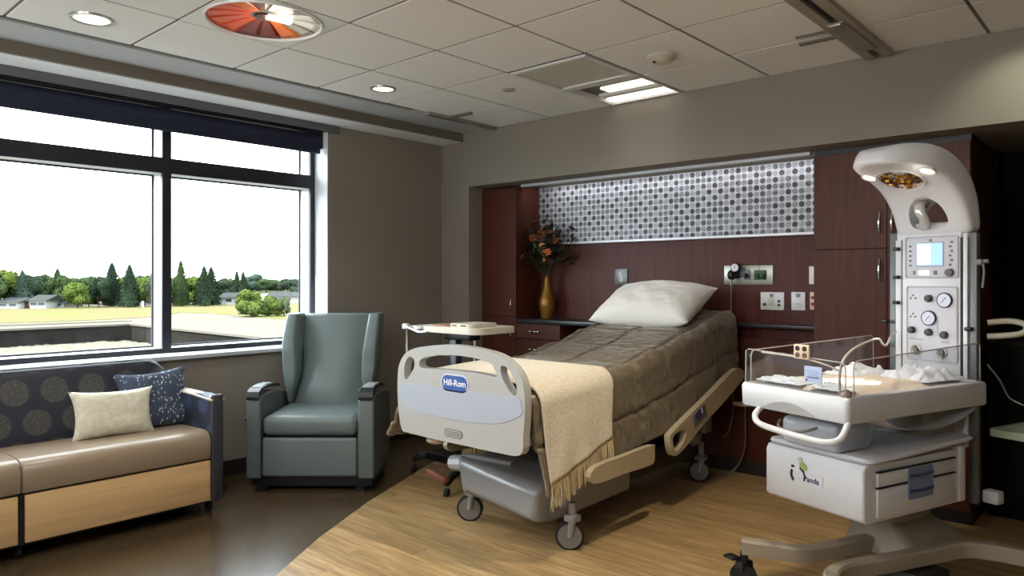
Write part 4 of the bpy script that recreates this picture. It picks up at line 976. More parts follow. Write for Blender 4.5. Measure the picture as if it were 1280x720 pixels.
# ------------------------------------------------------------------ comforter
HW = .462; RR = .075
def hem_r(y): return lerp([(2.66, .335), (2.9, .36), (3.5, .445), (4.2, .515), (4.8, .69), (5.0, .71)], y)
def hem_l(y): return lerp([(2.66, .50), (3.5, .50), (4.2, .52), (5.0, .70)], y)
def cover_point(y, t, lift=0.0, puff=True, flare_r=.035, flare_l=.21):
    """t in [-1, 1] over the whole width, hem to hem; returns world point"""
    zt = top_z(y); top = HW-RR
    dr = zt-RR-(hem_r(y) if t > 0 else hem_l(y)); arc = RR*PI/2
    L = top+arc+dr; s_ = abs(t)*L; sg = 1 if t >= 0 else -1
    fl_ = flare_r if t > 0 else flare_l
    if s_ < top: p = Vector((sg*s_, 0, zt)); nm = Vector((0, 0, 1))
    elif s_ < top+arc:
        a = (s_-top)/RR; p = Vector((sg*(top+RR*math.sin(a)), 0, zt-RR+RR*math.cos(a))); nm = Vector((sg*math.sin(a), 0, math.cos(a)))
    else:
        d = s_-top-arc; k = d/max(dr, .01); p = Vector((sg*(HW+fl_*k**(1.2 if t > 0 else .8)), 0, zt-RR-d)); nm = Vector((sg, 0, .1)).normalized()
    sl = (top_z(y+.02)-top_z(y-.02))/.04
    nm = (nm-Vector((0, sl*nm.z, 0))).normalized()
    p += Vector((BX, y, 0))
    if puff:
        a, c = s_*sg+.02, y
        q1 = abs(math.sin(PI*s_/.37)) if s_ < .37 else abs(math.sin(PI*(s_-.37)/.33)); q2 = abs(math.sin(PI*(c-2.66)/.335))
        pf = .024*(min(1, q1*5)**.6)*(min(1, q2*5)**.6)+.010*q1*q2-.024
        wr = .007*noise.noise(Vector((a*6, c*5, 1)))+.0065*(1-abs(noise.noise(Vector((a*9+c*5, c*17-a*6, 5))))*2)*(1.15-.6*q1*q2)+.004*noise.noise(Vector((a*26, c*30, 9)))-.003
        if s_ > top: wr *= 1.55; wr += .008*math.sin(c*21+2*noise.noise(Vector((c*3, 0, 0))))*min(1, (s_-top)/.4)
        p += nm*(pf+wr)
    return p+nm*lift
comf_m = bpy.data.materials.new('taupe_quilt'); comf_m.use_nodes = True; n, l = nt(comf_m); b = n['Principled BSDF']
b.inputs['Base Color'].default_value = (*lin((108, 95, 74)), 1); b.inputs['Roughness'].default_value = .34; b.inputs['Sheen Weight'].default_value = .25; b.inputs['Sheen Roughness'].default_value = .4
tc = n.new('ShaderNodeTexCoord'); nb = n.new('ShaderNodeTexNoise'); nb.inputs['Scale'].default_value = 34; nb.inputs['Detail'].default_value = 4; l.new(tc.outputs['Object'], nb.inputs[0])
bp_ = n.new('ShaderNodeBump'); bp_.inputs['Strength'].default_value = .4; bp_.inputs['Distance'].default_value = .01; l.new(nb.outputs[0], bp_.inputs['Height']); l.new(bp_.outputs[0], b.inputs['Normal'])
b = B()
def cf(u, v):
    t = u*2-1; y0 = 2.705
    L = HW-RR+RR*PI/2; zt = top_z(2.7); tot = L+(zt-RR-hem_r(2.7))
    dd = max(0, (abs(t)*tot-L)/(tot-L)); ys = y0+(.085*dd if t > 0 else .02*dd)
    return cover_point(ys+(5.0-ys)*v, t)
b.grid(cf, 190, 220); co = b.done('comforter', comf_m, None, 180)
q = co.modifiers.new('t', 'SOLIDIFY'); q.thickness = .022; q.offset = -1
tag(co, 'quilted taupe comforter covering the hospital bed and hanging over its sides', 'comforter')
# throw blanket
thr_m = bpy.data.materials.new('cream_knit'); thr_m.use_nodes = True; n, l = nt(thr_m); b = n['Principled BSDF']; b.inputs['Roughness'].default_value = .85
tc = n.new('ShaderNodeTexCoord'); mp = n.new('ShaderNodeMapping'); mp.inputs['Scale'].default_value = (150, 150, 150); l.new(tc.outputs['Object'], mp.inputs[0])
nz = n.new('ShaderNodeTexNoise'); nz.inputs['Scale'].default_value = 1; nz.inputs['Detail'].default_value = 3; l.new(mp.outputs[0], nz.inputs[0])
rp = n.new('ShaderNodeValToRGB'); l.new(nz.outputs[0], rp.inputs[0]); rp.color_ramp.elements[0].position = .3; rp.color_ramp.elements[1].position = .65
rp.color_ramp.elements[0].color = (*lin((186, 172, 147)), 1); rp.color_ramp.elements[1].color = (*lin((230, 220, 200)), 1); l.new(rp.outputs[0], b.inputs['Base Color'])
bp_ = n.new('ShaderNodeBump'); bp_.inputs['Strength'].default_value = .3; bp_.inputs['Distance'].default_value = .004; l.new(nz.outputs[0], bp_.inputs['Height']); l.new(bp_.outputs[0], b.inputs['Normal'])
TY0, TY1 = 2.79, 3.33
TEND = .865
def tf_(u, v):
    te = .945-.085*v; t = -.70+(te+.70)*u
    k = max(0, (t-.45)/.42)
    y = (TY0-.04*(1-k))+((TY1+.06*(1-k))-(TY0-.04*(1-k)))*v
    p = cover_point(y, t, .016, False)
    a = noise.noise(Vector((t*6, y*5, 2)))*.006+.006*math.sin(y*30+t*3)*max(0, t-.5)*2
    return p+Vector((a if t > .5 else 0, 0, .008 if t < .4 else .006))
thw = thing('throw_blanket', 'cream woven throw with fringe draped over the foot of the bed', 'blanket', (BX, 3.06, .9))
b = B(); b.grid(lambda u, v: tf_(u, v)-Vector((BX, 3.06, .9)), 90, 50); o = b.done('woven_cloth', thr_m, thw, 180)
q = o.modifiers.new('t', 'SOLIDIFY'); q.thickness = .010; q.offset = 1
b = B(); kn = B(); rnd = random.Random(5)
NT = 46
for k in range(NT):
    v = (k+.5)/NT; p = tf_(1, v)-Vector((BX, 3.06, .9)); L = .115+rnd.uniform(-.012, .012)
    for j in range(3):
        q0 = p+Vector((.004, (j-1)*.0035, .004)); e = Vector((.006+rnd.uniform(-.012, .014), (j-1)*.004+rnd.uniform(-.006, .006), -L-rnd.uniform(0, .02)))
        b.tube([q0, q0+e*.5+Vector((rnd.uniform(-.004, .004), rnd.uniform(-.003, .003), 0)), q0+e], [.0024, .0026, .0016], 4)
    kn.ball(p+Vector((.006, 0, -.004)), .0042, 1)
o = b.done('fringe', mat('fringe_cream', (192, 172, 134), .85), thw, 60); o['kind'] = 'stuff'
o = kn.done('knots', mat('knot_dark', (112, 92, 66), .9), thw, 60); o['kind'] = 'stuff'
# bed pillow
o = pillow_mesh(.80, .54, .27, 9.0, .05, 36, .016).done('bed_pillow', mat('white_cotton', (236, 232, 225), .8, bump=(45, .35)), None, 75)
put(o, (-2.795, 4.66, 1.235), (1, .02, .01), (0, .50, .24)); tag(o, 'white pillow propped at the head of the bed', 'pillow')
# ------------------------------------------------------------------ infant warmer: local x from tray front to column, y across
wg = mat('warmer_grey', (204, 205, 209), .38); wwhite = mat('warmer_white', (222, 222, 226), .32); wbase = mat('warmer_base_beige', (150, 140, 124), .42)
pgrey = mat('post_grey', (108, 110, 110), .4, .3); panel_g = mat('instrument_panel', (206, 205, 214), .4)
WA = math.radians(70.6)
wm_ = thing('infant_warmer', 'white infant radiant warmer with curved lamp hood on a wheeled base', 'medical warmer', (-.939, 3.051, 0), WA)
def W(b, name, m, parent=wm_, sm=40, bev=None):
    o = b.done(name, m, parent, sm)
    if bev: q = o.modifiers.new('bev', 'BEVEL'); q.width = bev; q.segments = 3; q.limit_method = 'ANGLE'; q.angle_limit = math.radians(40)
    return o
def rrect(x0, x1, y0, y1, r, n=6):
    pts = []
    for cx, cy, a0 in ((x1-r, y1-r, 0), (x0+r, y1-r, PI/2), (x0+r, y0+r, PI), (x1-r, y0+r, 1.5*PI)):
        pts += [(cx+r*math.cos(a0+k*PI/2/n), cy+r*math.sin(a0+k*PI/2/n)) for k in range(n+1)]
    return pts
TW = .568
# tray
b = B(); rings = [b.ring([(x, y, z) for x, y in rrect(x0, x1, y0, y1, r)]) for x0, x1, y0, y1, r, z in ((.03, .97, .03, TW-.03, .03, .834), (.006, .992, .006, TW-.006, .022, .839), (.002, .996, .002, TW-.002, .022, .846), (.0, .992, 0, TW, .022, .930), (.006, .99, .006, TW-.006, .022, .943), (.03, .975, .03, TW-.03, .03, .948), (.035, .97, .035, TW-.035, .03, .932))]
b.skin(rings); W(b, 'tray', wg, sm=50)
b = B(); b.grid(lambda u, v: Vector((.25+.70*u, .02+(TW-.04)*v, .838-.105*math.sin(PI*u)**.7*math.sin(PI*(.2+.6*v))**.6)), 16, 10); W(b, 'tray_belly', wg, sm=80)
b = B(); pr = [(0, .835)]+[(.5*(1-math.cos(PI*k/12)), 0) for k in range(0)]
arc_ = [(TW*.27+TW*.52*k/12, .842+.045*math.sin(PI*k/12)) for k in range(13)]
b.prism([arc_], .006, lambda u, v, w_: Vector((-.006+w_, u, v))); W(b, 'grip_recess', mat('recess_grey', (150, 148, 146), .45), sm=0)
# mattress and linen
mat_m = mat('mattress_peach', (220, 206, 190), .7); linen = mat('blue_white_linen', (222, 226, 236), .8)
b = B(); b.grid(lambda u, v: Vector((.05+.89*u, .05+(TW-.1)*v, .936+.026*min(1, 8*min(u, 1-u, v, 1-v))+.002*noise.noise(Vector((u*9, v*7, 0))))), 40, 26); o = W(b, 'mattress', mat_m, sm=80)
def cloth(name, x0, x1, y0, y1, h_, sd, parent):
    b = B()
    def f_(u, v):
        e = min(1, 5*min(u, 1-u, v, 1-v)); q = Vector((u*5+sd, v*6, sd)); q2 = Vector((u*13+sd, v*12, sd))
        z = .958+e*(.008+h_*max(0, .5+noise.noise(q)*.9+noise.noise(q2)*.22))
        return Vector((x0+(x1-x0)*u+.014*noise.noise(q2+Vector((3, 0, 0))), y0+(y1-y0)*v+.014*noise.noise(q2), z))
    b.grid(f_, 34, 30); o = b.done(name, linen, None, 80); o.parent = None; o.location = wm_.location; o.rotation_euler = (0, 0, WA); return o
o = cloth('folded_linen', .62, .93, .06, .30, .045, 1, wm_); tag(o, 'crumpled white linen on the warmer mattress by the column', 'linen', 'linen on the warmer')
o = cloth('folded_linen', .50, .80, .33, .52, .04, 5, wm_); tag(o, 'crumpled white linen at the far side of the warmer mattress', 'linen', 'linen on the warmer')
o = cloth('folded_linen', .045, .16, .28, .52, .018, 8, wm_); tag(o, 'white linen bunched behind the front guard at the far corner of the tray', 'linen', 'linen on the warmer')
o = cloth('folded_linen', .045, .15, .05, .24, .016, 11, wm_); tag(o, 'white linen bunched behind the front guard at the near corner of the tray', 'linen', 'linen on the warmer')
# guards
def guard(name, poly, f_): b = B(); b.prism([poly], .006, f_); return W(b, name, plexi, sm=0)
ex_m = mat('acrylic_edge', (176, 172, 170), .25)
gp = [(.022, .94), (.022, 1.065), (.03, 1.078), (.045, 1.083), (.53, 1.098), (.545, 1.09), (.548, .94)]
g1 = guard('front_guard', gp, lambda u, v, w_: Vector((.018-w_, u, v)))
b = B(); b.tube([(.015, u, v) for u, v in gp[:-1]]+[(.015, .548, .94)], .0028, 6); b.done('edge_line', ex_m, g1)
gp2 = [(.055, .94), (.055, 1.065), (.065, 1.083), (.085, 1.09), (.93, 1.125), (.95, 1.115), (.952, .94)]
g2 = guard('side_guard', gp2, lambda u, v, w_: Vector((u, .018-w_, v)))
b = B(); b.tube([(u, .015, v) for u, v in gp2], .0028, 6); b.done('edge_line', ex_m, g2)
g3 = guard('side_guard', gp2, lambda u, v, w_: Vector((u, TW-.012-w_, v)))
b = B(); b.tube([(u, TW-.015, v) for u, v in gp2], .0028, 6); b.done('edge_line', ex_m, g3)
b = B(); b.ball((.03, .03, .955), .022, 2); W(b, 'corner_knob', mat('knob_mauve', (140, 118, 110), .4))
# clip, card
b = B(); b.box((.002, .222, 1.112), (.012, .078, .062), .004); ck = thing('clip_block', 'cream block with four dark holes hooked on the warmer front guard', 'clip', wm_.location, WA); W(b, 'block', mat('block_cream', (222, 196, 170), .5), ck)
for dy in (-.018, .018):
    for dz in (-.014, .014):
        W(B().lathe([(.011, 0), (.011, .003), (.001, .0035)], 14, (-.004, .222+dy, 1.112+dz), Vector((-1, 0, 0))), 'hole', mat('hole_dark%d' % (dz > 0), (40, 16, 16) if dz > 0 else (92, 70, 62), .6), ck)
cd = thing('info_card', 'small pale blue information card taped to the warmer front guard', 'card', wm_.location, WA)
W(B().bb(.002, .006, .125, .21, .985, 1.055), 'card_sheet', mat('card_blue', (176, 190, 220), .6), cd, 0)
b = B()
for k in range(3): b.bb(.0005, .0018, .138, .198-.006*k, 1.034-k*.009, 1.036-k*.009)
W(b, 'print_line', mat('print_pale', (130, 142, 176), .6), cd, 0)
W(B().bb(.0005, .0018, .134, .196, 1.007, 1.011), 'print_bar', mat('print_dark', (52, 60, 96), .6), cd, 0)
W(B().bb(.0005, .0018, .194, .202, .993, 1.001), 'print_mark', black, cd, 0)
# front pull handle below the tray
b = B(); P = crom([(.02, .46, .84), (-.03, .45, .81), (-.06, .40, .785), (-.07, .30, .775), (-.065, .16, .766), (-.05, .06, .764), (-.015, .02, .785), (.02, .012, .845)], 4, False)
b.tube(P, .0135, 10); W(b, 'front_handle', wg, sm=60)
b = B(); P = crom([(.03, .36, .80), (.0, .345, .775), (.0, .29, .765), (.02, .23, .77), (.06, .19, .79)], 4, False); b.tube(P, .006, 8); W(b, 'release_bar', pgrey, sm=60)
# cabinet: drawers face +(-y) side
b = B(); rings = [b.ring([(x, y, z) for x, y in rrect(x0, x1, .02, .53, .012)]) for x0, x1, z in ((.14, .80, .415), (.125, .805, .43), (.125, .81, .63), (.14, .80, .652))]
b.skin(rings); W(b, 'cabinet', wg, sm=50)
b = B(); rings = [b.ring([(x, y, z+.03*max(0, (x-.45)/.45)) for x, y in rrect(x0, x1, y0, .54, .03)]) for x0, x1, y0, z in ((.16, .88, .012, .654), (.15, .90, .005, .664), (.16, .89, .012, .676))]
b.skin(rings); W(b, 'cabinet_lid', wg, sm=40)
b = B(); b.bb(.12, .36, .14, .44, .676, .80, .03, 3); W(b, 'tilt_housing', mat('housing_bluegrey', (170, 178, 192), .35))
b = B(); b.bb(.68, .95, .12, .48, .44, .84, .03, 3); W(b, 'support_column', wbase)
slot_m = mat('slot_black', (20, 20, 22), .6); pullm = mat('drawer_pull_blue', (118, 134, 164), .3)
for z0, z1 in ((.56, .618), (.43, .552)):
    d_ = W(B().bb(.205, .745, .010, .03, z0, z1, .004), 'drawer', wg)
    b = B(); b.prism([rrect(.40, .575, z1-.07, z1-.004, .012)], .006, lambda u, v, w_: Vector((u, .007+w_-.003, v))); b.done('drawer_pull', pullm, d_, 40)
    b = B(); b.tube([(.405, .003, z1-.034), (.49, .000, z1-.038), (.57, .003, z1-.034)], .006, 8); b.done('pull_lip', mat('pull_lip', (60, 72, 108), .3), d_)
for z in (.6215, .5560): W(B().bb(.200, .75, .0065, .022, z-.0025, z+.0025), 'drawer_gap', slot_m, sm=0)
W(B().bb(.785, .835, .012, .06, .415, .665, .008), 'cabinet_edge', wg)
# logo on the cabinet front
st_ = W(B().bb(.1225, .1255, .215, .335, .515, .565, .001), 'logo_sticker', mat('sticker_white', (206, 206, 212), .5), sm=0)
Ml = Matrix.Translation((.1215, .272, .538)) @ Matrix.Rotation(-PI/2, 4, 'Z') @ Matrix.Rotation(PI/2, 4, 'X')
text('logo_lettering', 'Panda', .034, mat('logo_ink', (64, 66, 104), .5), wm_, Ml)
def arcband(cy, cz, r0, r1, a0, a1, n=10):
    o_ = [(cy+r1*math.cos(a0+(a1-a0)*k/n), cz+r1*math.sin(a0+(a1-a0)*k/n)) for k in range(n+1)]; i_ = [(cy+r0*math.cos(a0+(a1-a0)*k/n)+.004, cz+r0*math.sin(a0+(a1-a0)*k/n)) for k in range(n+1)]
    return o_+i_[::-1]
lf = lambda u, v, w_: Vector((.1205+w_, u, v))
W(B().prism([arcband(.335, .556, .030, .042, -.5, 1.3)], .004, lambda u, v, w_: Vector((.1205+w_, 2*.335-u+.01, v-.012))), 'logo_arc', black, sm=0)
W(B().prism([arcband(.345, .545, .026, .040, -.9, .55)], .004, lf), 'logo_arc', black, sm=0)
W(B().prism([[(.372+.008*math.cos(a), .580+.006*math.sin(a)) for a in [2*PI*k/12 for k in range(12)]]], .004, lf), 'logo_dot', black, sm=0)
W(B().prism([[(.315+.02*math.cos(a), .590+.016*math.sin(a)+.006*math.cos(a)) for a in [2*PI*k/16 for k in range(16)]]], .004, lf), 'logo_leaf', mat('logo_green', (158, 170, 96), .5), sm=0)
W(B().prism([[(.333+.012*math.cos(a), .616+.012*math.sin(a)) for a in [2*PI*k/16 for k in range(16)]]], .004, lf), 'logo_leaf', mat('logo_green_pale', (176, 196, 168), .5), sm=0)
# pedestal, legs, casters
b = B(); rings = [b.ring([(x, y, z) for x, y in rrect(x0, x1, y0, y1, .04)]) for x0, x1, y0, y1, z in ((.52, .96, .06, .42, .16), (.54, .95, .09, .41, .23), (.60, .91, .2, .40, .29), (.62, .89, .2, .40, .43))]
b.skin(rings); W(b, 'pedestal', wbase, sm=40)
def leg(P, name='leg', hgt=.066, wd=.062):
    b = B(); P = [Vector(p) for p in crom(P, 4, False)]; rings = []
    for i, p in enumerate(P):
        t = (P[min(i+1, len(P)-1)]-P[max(i-1, 0)]); t.z = 0; t.normalize(); s_ = Vector((-t.y, t.x, 0))*wd/2; u = Vector((0, 0, hgt/2))
        rings.append(b.ring([p-s_-u, p+s_-u, p+s_+u*.7, p+s_*.7+u, p-s_*.7+u, p-s_+u*.7]))
    b.skin(rings); return W(b, name, wbase, sm=40)
def wcaster(x, y, lg, rot=.4):
    ax = Vector((math.cos(rot), math.sin(rot), 0)); R = .06
    for s_ in (-1, 1): o = W(B().lathe([(R-.02, -.012), (R, -.008), (R, .008), (R-.02, .012)], 24, Vector((x, y, R))+ax*s_*.022, ax), 'caster', rubber, lg)
    b = B(); b.box((x, y, .118), (.075, .05, .05), .012); b.tube([(x, y, .10), (x, y, .18)], .018, 10); b.box((x-.045, y+.03, .155), (.05, .06, .012), .003); W(b, 'caster_fork', black, lg)
lg = leg([(1.08, .70, .19), (1.0, .54, .19), (.86, .38, .195), (.66, .28, .195), (.44, .305, .19), (.26, .33, .185), (.13, .36, .19), (.02, .46, .2), (-.04, .52, .205)]); wcaster(-.04, .505, lg, .9); wcaster(1.08, .69, lg)
lg = leg([(-.12, -.10, .19), (-.02, .06, .19), (.14, .135, .185), (.42, .10, .185), (.68, .05, .195), (.82, .02, .20), (.90, -.07, .20), (.97, -.18, .195), (1.05, -.31, .195)]); wcaster(-.11, -.09, lg); wcaster(1.05, -.30, lg)
for k, (x, y) in enumerate(((.50, -.03), (.60, -.06))): W(B().box((x, y, .055), (.085, .12, .03), .012), 'foot_pedal', mat('pedal_dark', (52, 54, 54), .4))
W(B().bb(.46, .66, -.02, .20, .035, .15, .01), 'pedal_mount', black)
# column
CX = .985
W(B().bb(CX+.012, CX+.10, .095, .455, .62, 1.70, .012, 3), 'column_body', wwhite)
W(B().bb(CX-.002, CX+.02, .118, .415, .95, 1.66, .006, 2), 'front_face', wwhite)
W(B().bb(CX-.004, CX+.012, .112, .121, .95, 1.62), 'face_groove', slot_m, sm=0); W(B().bb(CX-.003, CX+.012, .4145, .4185, .95, 1.62), 'face_groove', pgrey, sm=0)
W(B().bb(CX-.002, CX+.012, .090, .111, .64, 1.62, .004), 'rail_white', wwhite)
W(B().bb(CX+.0, CX+.03, .421, .452, .64, 1.62, .004), 'rail_white', wwhite)
W(B().bb(CX+.010, CX+.045, .054, .092, .36, 1.64, .005), 'post', pgrey)
W(B().bb(CX+.022, CX+.10, .456, .50, .36, 1.66, .006), 'post', pgrey)
for y, z in ((.44, 1.575), (.44, 1.43), (.44, 1.30), (.08, 1.185), (.50, 1.20), (.50, 1.08)): W(B().box((CX-.008, y, z), (.03, .03, .018), .004), 'rail_clamp', black)
# monitor
mo = W(B().bb(CX-.008, CX+.002, .128, .392, 1.425, 1.632, .012, 3), 'monitor', panel_g)
b = B(); b.bb(CX-.010, CX-.006, .196, .335, 1.482, 1.602, .002); b.done('screen_bezel', mat('bezel_grey', (170, 172, 182), .4), mo)
B().bb(CX-.012, CX-.009, .202, .330, 1.488, 1.598).done('screen', emis('screen_blue', (150, 190, 240), .75), mo)
b = B(); b.bb(CX-.0125, CX-.0118, .26, .327, 1.494, 1.594); b.done('screen_window', emis('screen_white', (225, 236, 255), .85), mo)
for k in range(6): W(B().box((CX-.010, .158+.008*(k % 2), 1.60-k*.022), (.006, .012, .009), .002), 'key', pgrey, mo)
for k in range(5): W(B().box((CX-.010, .366, 1.585-k*.024), (.006, .011, .009), .002), 'key', pgrey, mo)
W(B().lathe([(.020, 0), (.018, .018), (.001, .02)], 20, (CX-.008, .166, 1.452), Vector((-1, 0, 0))), 'dial', mat('dial_grey', (86, 84, 90), .4), mo)
W(B().box((CX-.010, .295, 1.452), (.005, .055, .024), .002), 'status_window', emis('status_white', (235, 240, 250), .7), mo)
W(B().box((CX-.010, .238, 1.452), (.006, .018, .02), .003), 'key', pgrey, mo); W(B().box((CX-.010, .345, 1.452), (.006, .010, .02), .003), 'key', pgrey, mo); W(B().box((CX-.010, .262, 1.612), (.006, .014, .010), .002), 'key', mat('key_green', (120, 130, 80), .4), mo)
# gas panel
gp_ = W(B().bb(CX-.008, CX+.002, .132, .385, 1.015, 1.385, .012, 3), 'resuscitation_panel', panel_g)
def gauge(y, z, r):
    g_ = W(B().lathe([(r, 0), (r, .014), (r*.92, .018)], 28, (CX-.006, y, z), Vector((-1, 0, 0))), 'gauge', mat('gauge_rim', (66, 72, 92), .35, .5))
    g_.parent = gp_; f_ = W(B().lathe([(r*.86, .0185), (.001, .0195)], 26, (CX-.006, y-.003, z), Vector((-1, 0, 0))), 'gauge_dial', mat('gauge_white', (214, 218, 232), .3), gp_)
    W(B().box((CX-.0268, y, z), (.002, .0025, r*.9), 0, 1, Matrix.Rotation(.7, 3, 'X')), 'gauge_needle', pgrey, gp_, 0)
gauge(.190, 1.318, .037); gauge(.268, 1.228, .037)
def knob(y, z, r=.018, m=mat('knob_black', (54, 54, 54), .4)): W(B().lathe([(r, 0), (r, .018), (r*.8, .026), (.001, .027)], 18, (CX-.006, y, z), Vector((-1, 0, 0))), 'knob', m, gp_)
knob(.268, 1.325); knob(.355, 1.165); knob(.268, 1.158); knob(.192, 1.15)
for y, z in ((.352, 1.325), (.352, 1.232)):
    for k in range(3): W(B().box((CX-.009, y+(-.012, .0, .012)[k], z+(0, .014, 0)[k]), (.005, .009, .009), .002), 'toggle', pgrey, gp_)
for y, z in ((.335, 1.065), (.205, 1.06)):
    W(B().lathe([(.026, 0), (.026, .010), (.022, .012), (.014, .006), (.001, .006)], 24, (CX-.006, y, z), Vector((-1, 0, 0))), 'gas_port', steel, gp_); W(B().lathe([(.012, 0), (.012, .014), (.008, .016)], 14, (CX-.006, y, z), Vector((-1, 0, 0))), 'port_core', pgrey, gp_)
b = B(); b.bb(CX-.0092, CX-.0075, .225, .228, 1.15, 1.235); b.bb(CX-.0092, CX-.0075, .30, .37, 1.118, 1.122); b.bb(CX-.0092, CX-.0075, .17, .21, 1.112, 1.116); b.done('panel_print', mat('print_grey', (140, 142, 156), .5), gp_, 0)
# hose arching over the mattress
b = B(); P = crom([(.03, .06, .955), (.035, .06, 1.06), (.10, .065, 1.12), (.25, .10, 1.15), (.48, .20, 1.15), (.66, .30, 1.11), (.78, .36, 1.10), (.90, .42, 1.13), (.97, .44, 1.15)], 5, False); b.tube(P, .0055, 8); W(b, 'breathing_hose', mat('hose_clear', (196, 190, 184), .25), sm=60)
b = B(); P = crom([(.02, .06, 1.05), (.015, .12, 1.068), (.012, .24, 1.085), (.012, .45, 1.09)], 4, False); b.tube(P, .004, 6); W(b, 'guard_cord', mat('cord_pale', (178, 168, 160), .4), sm=60)
# hood: arch lofted along x-z, rounded tip, with a see-through window
st = [  # outer (x,z), inner (x,z), y0, y1
 ((1.095,1.62),(.985,1.62),.072,.448), ((1.095,1.70),(.965,1.68),.07,.45), ((1.085,1.78),(.935,1.745),.07,.45), ((1.06,1.85),(.895,1.80),.068,.452), ((1.02,1.915),(.85,1.845),.068,.455),
 ((.965,1.965),(.80,1.875),.068,.456), ((.90,2.005),(.75,1.898),.07,.456), ((.83,2.034),(.70,1.915),.075,.452), ((.76,2.05),(.65,1.927),.087,.444), ((.69,2.055),(.605,1.935),.107,.424), ((.62,2.048),(.56,1.94),.137,.40), ((.555,2.03),(.52,1.948),.18,.365), ((.52,2.0),(.505,1.965),.225,.32)]
b = B(); rings = []
for (xo, zo), (xi, zi), ya, yb_ in st:
    k = .10; r_ = []
    for yy, tt_ in ((ya, .12), (ya+.018, .0), (yb_-.018, .0), (yb_, .12), (yb_, .80), (yb_-.02, .95), ((ya+yb_)/2+.1, 1.0), ((ya+yb_)/2-.1, 1.0), (ya+.02, .95), (ya, .80)):
        r_.append((xi+(xo-xi)*tt_, yy, zi+(zo-zi)*tt_))
    rings.append(b.ring(r_))
b.skin(rings); hood = b.done('hood', wwhite, None, 50)
cut = B(); prc = crom([(.165, 1.70), (.20, 1.672), (.26, 1.664), (.33, 1.672), (.352, 1.70), (.345, 1.75), (.31, 1.795), (.26, 1.818), (.21, 1.805), (.175, 1.765)], 4)
cut.prism([prc], .4, lambda u, v, w_: Vector((.85+w_, u, v))); co_ = cut.done('cut', wwhite, None, 0)
q = hood.modifiers.new('sub', 'SUBSURF'); q.levels = q.render_levels = 2
q = hood.modifiers.new('bool', 'BOOLEAN'); q.object = co_; q.operation = 'DIFFERENCE'; q.solver = 'EXACT'
dg = bpy.context.evaluated_depsgraph_get(); me = bpy.data.meshes.new_from_object(hood.evaluated_get(dg)); old = hood.data
hood.modifiers.clear(); hood.data = me; bpy.data.objects.remove(co_); hood.parent = wm_
me.polygons.foreach_set('use_smooth', [True]*len(me.polygons)); me.set_sharp_from_angle(angle=math.radians(50))
# heater grille under the hood, exam lamps: set into the curved underside
def under(x, y, d=0.0):
    """frame on the hood's underside at x: returns origin and the axes (along, across, outwards)"""
    pts = sorted([q[1] for q in st]); z = lerp([(p[0], p[1]) for p in pts], x); z2 = lerp([(p[0], p[1]) for p in pts], x+.03); z1 = lerp([(p[0], p[1]) for p in pts], x-.03)
    al = Vector((.06, 0, z2-z1)).normalized(); ou = Vector((al.z, 0, -al.x)); return Vector((x, y, z))+ou*d, al, Vector((0, 1, 0)), ou
go, ga, gb, gn_ = under(.745, .268)
W(B().lathe([(.104, -.012), (.112, .004), (.106, .011), (.097, .004), (.097, -.012)], 40, go, gn_, cap=False), 'grille_ring', wwhite, sm=60)
W(B().lathe([(.001, .001), (.098, .001), (.098, -.012), (.001, -.012)], 36, go, gn_), 'heater_bed', mat('heater_bronze', (120, 80, 26), .35, .5, var=((50, 50, 50), .8)), sm=40)
rnd = random.Random(2); cm = [mat('heater_amber', (196, 126, 34), .3, .5), mat('heater_gold', (222, 166, 62), .25, .6), mat('heater_silver', (190, 190, 186), .2, .8), mat('heater_olive', (84, 78, 34), .4, .5), mat('heater_brown', (110, 66, 24), .4, .5)]
R3 = Matrix((ga, gb, gn_)).transposed()
for k in range(70):
    r = .088*math.sqrt(rnd.random()); a = rnd.uniform(0, 2*PI)
    W(B().box(go+ga*r*math.cos(a)+gb*r*math.sin(a)+gn_*rnd.uniform(.002, .006), (rnd.uniform(.010, .022), rnd.uniform(.008, .016), .008), 0, 1, R3 @ Matrix.Rotation(rnd.uniform(0, 3), 3, 'Z') @ Matrix.Rotation(rnd.uniform(-.6, .6), 3, 'X')), 'heater_cell', cm[k % 5], sm=0)
wl = emis('warm_lens', (255, 226, 190), 1.6)
for (x, y) in ((.71, .125), (.70, .39)):
    o3, a3, b3, n3 = under(x, y)
    e_ = W(B().lathe([(.046, -.014), (.046, -.001), (.043, .002), (.037, -.001), (.037, -.012)], 24, o3, n3, cap=False), 'lamp_cup', wwhite); W(B().lathe([(.038, -.003), (.001, -.001)], 20, o3, n3), 'lamp_lens', wl)
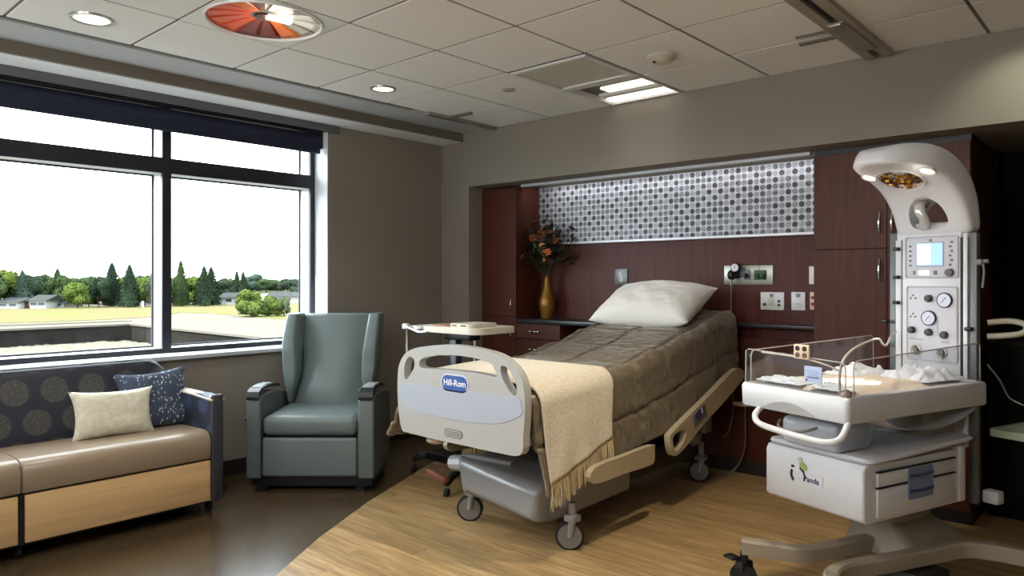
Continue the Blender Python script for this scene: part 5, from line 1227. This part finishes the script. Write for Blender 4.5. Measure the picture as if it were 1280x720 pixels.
b = B(); P = crom([(1.0, .315, 1.80), (.95, .30, 1.79), (.93, .285, 1.75), (.94, .27, 1.71), (.97, .29, 1.68)], 4, False); b.tube(P, [.03]*4+[.026]*5+[.022]*4+[.026]*(len(P)-13), 12); W(b, 'exam_arm', mat('arm_pearl', (216, 214, 208), .15, .4), sm=60)
# side fittings: push handle, hook, shelf, lower bracket
b = B(); P = crom([(1.06, .04, 1.215), (1.10, -.03, 1.225), (1.12, -.085, 1.215), (1.12, -.10, 1.19), (1.10, -.07, 1.165), (1.06, .04, 1.15)], 4, False); b.tube(P, .014, 10); W(b, 'push_handle', mat('handle_cream', (170, 164, 146), .4), sm=60)
b = B(); b.box((1.01, .045, 1.50), (.03, .03, .03), .006); b.tube([(1.01, .03, 1.505), (1.01, .005, 1.505)], .010, 8); b.tube([(1.01, .032, 1.50), (1.012, .028, 1.45), (1.01, .035, 1.38)], .006, 8); W(b, 'side_hook', pgrey, sm=60)
b = B(); b.prism([rrect(1.02, 1.40, -.33, .02, .03)], .034, lambda u, v, w_: Vector((u, v, .690+w_))); W(b, 'side_shelf', mat('shelf_green_grey', (150, 162, 140), .45), bev=.008)
W(B().bb(1.03, 1.09, -.02, .05, .37, .43, .008), 'shelf_bracket', wg)
b = B(); P = crom([(1.04, .03, 1.02), (1.05, -.02, .95), (1.06, -.05, .88), (1.05, -.09, .86), (1.05, -.12, .85)], 4, False); b.tube(P, .004, 6); W(b, 'sensor_cable', pgrey, sm=60)
bpy.context.view_layer.update()
Mw = wm_.matrix_world
lamp('warmer_lamp', 'SPOT', Mw @ Vector((.66, .118, 1.885)), 75, (1, .96, .90), Mw @ Vector((.34, .24, .96)), spot_size=.26, spot_blend=.35, shadow_soft_size=.02)
lamp('warmer_heater', 'SPOT', Mw @ Vector((.70, .268, 1.86)), 10, (1, .86, .70), Mw @ Vector((.55, .28, .95)), spot_size=1.0, spot_blend=.8, shadow_soft_size=.05)
for (x, y) in ((.66, .118), (.58, .405)): lamp('hood_glow', 'POINT', Mw @ Vector((x, y, 1.885)), .07, (1, .9, .76), shadow_soft_size=.015)
for o_ in list(bpy.data.objects):                      # leaves have a parent already in local coordinates
    pass
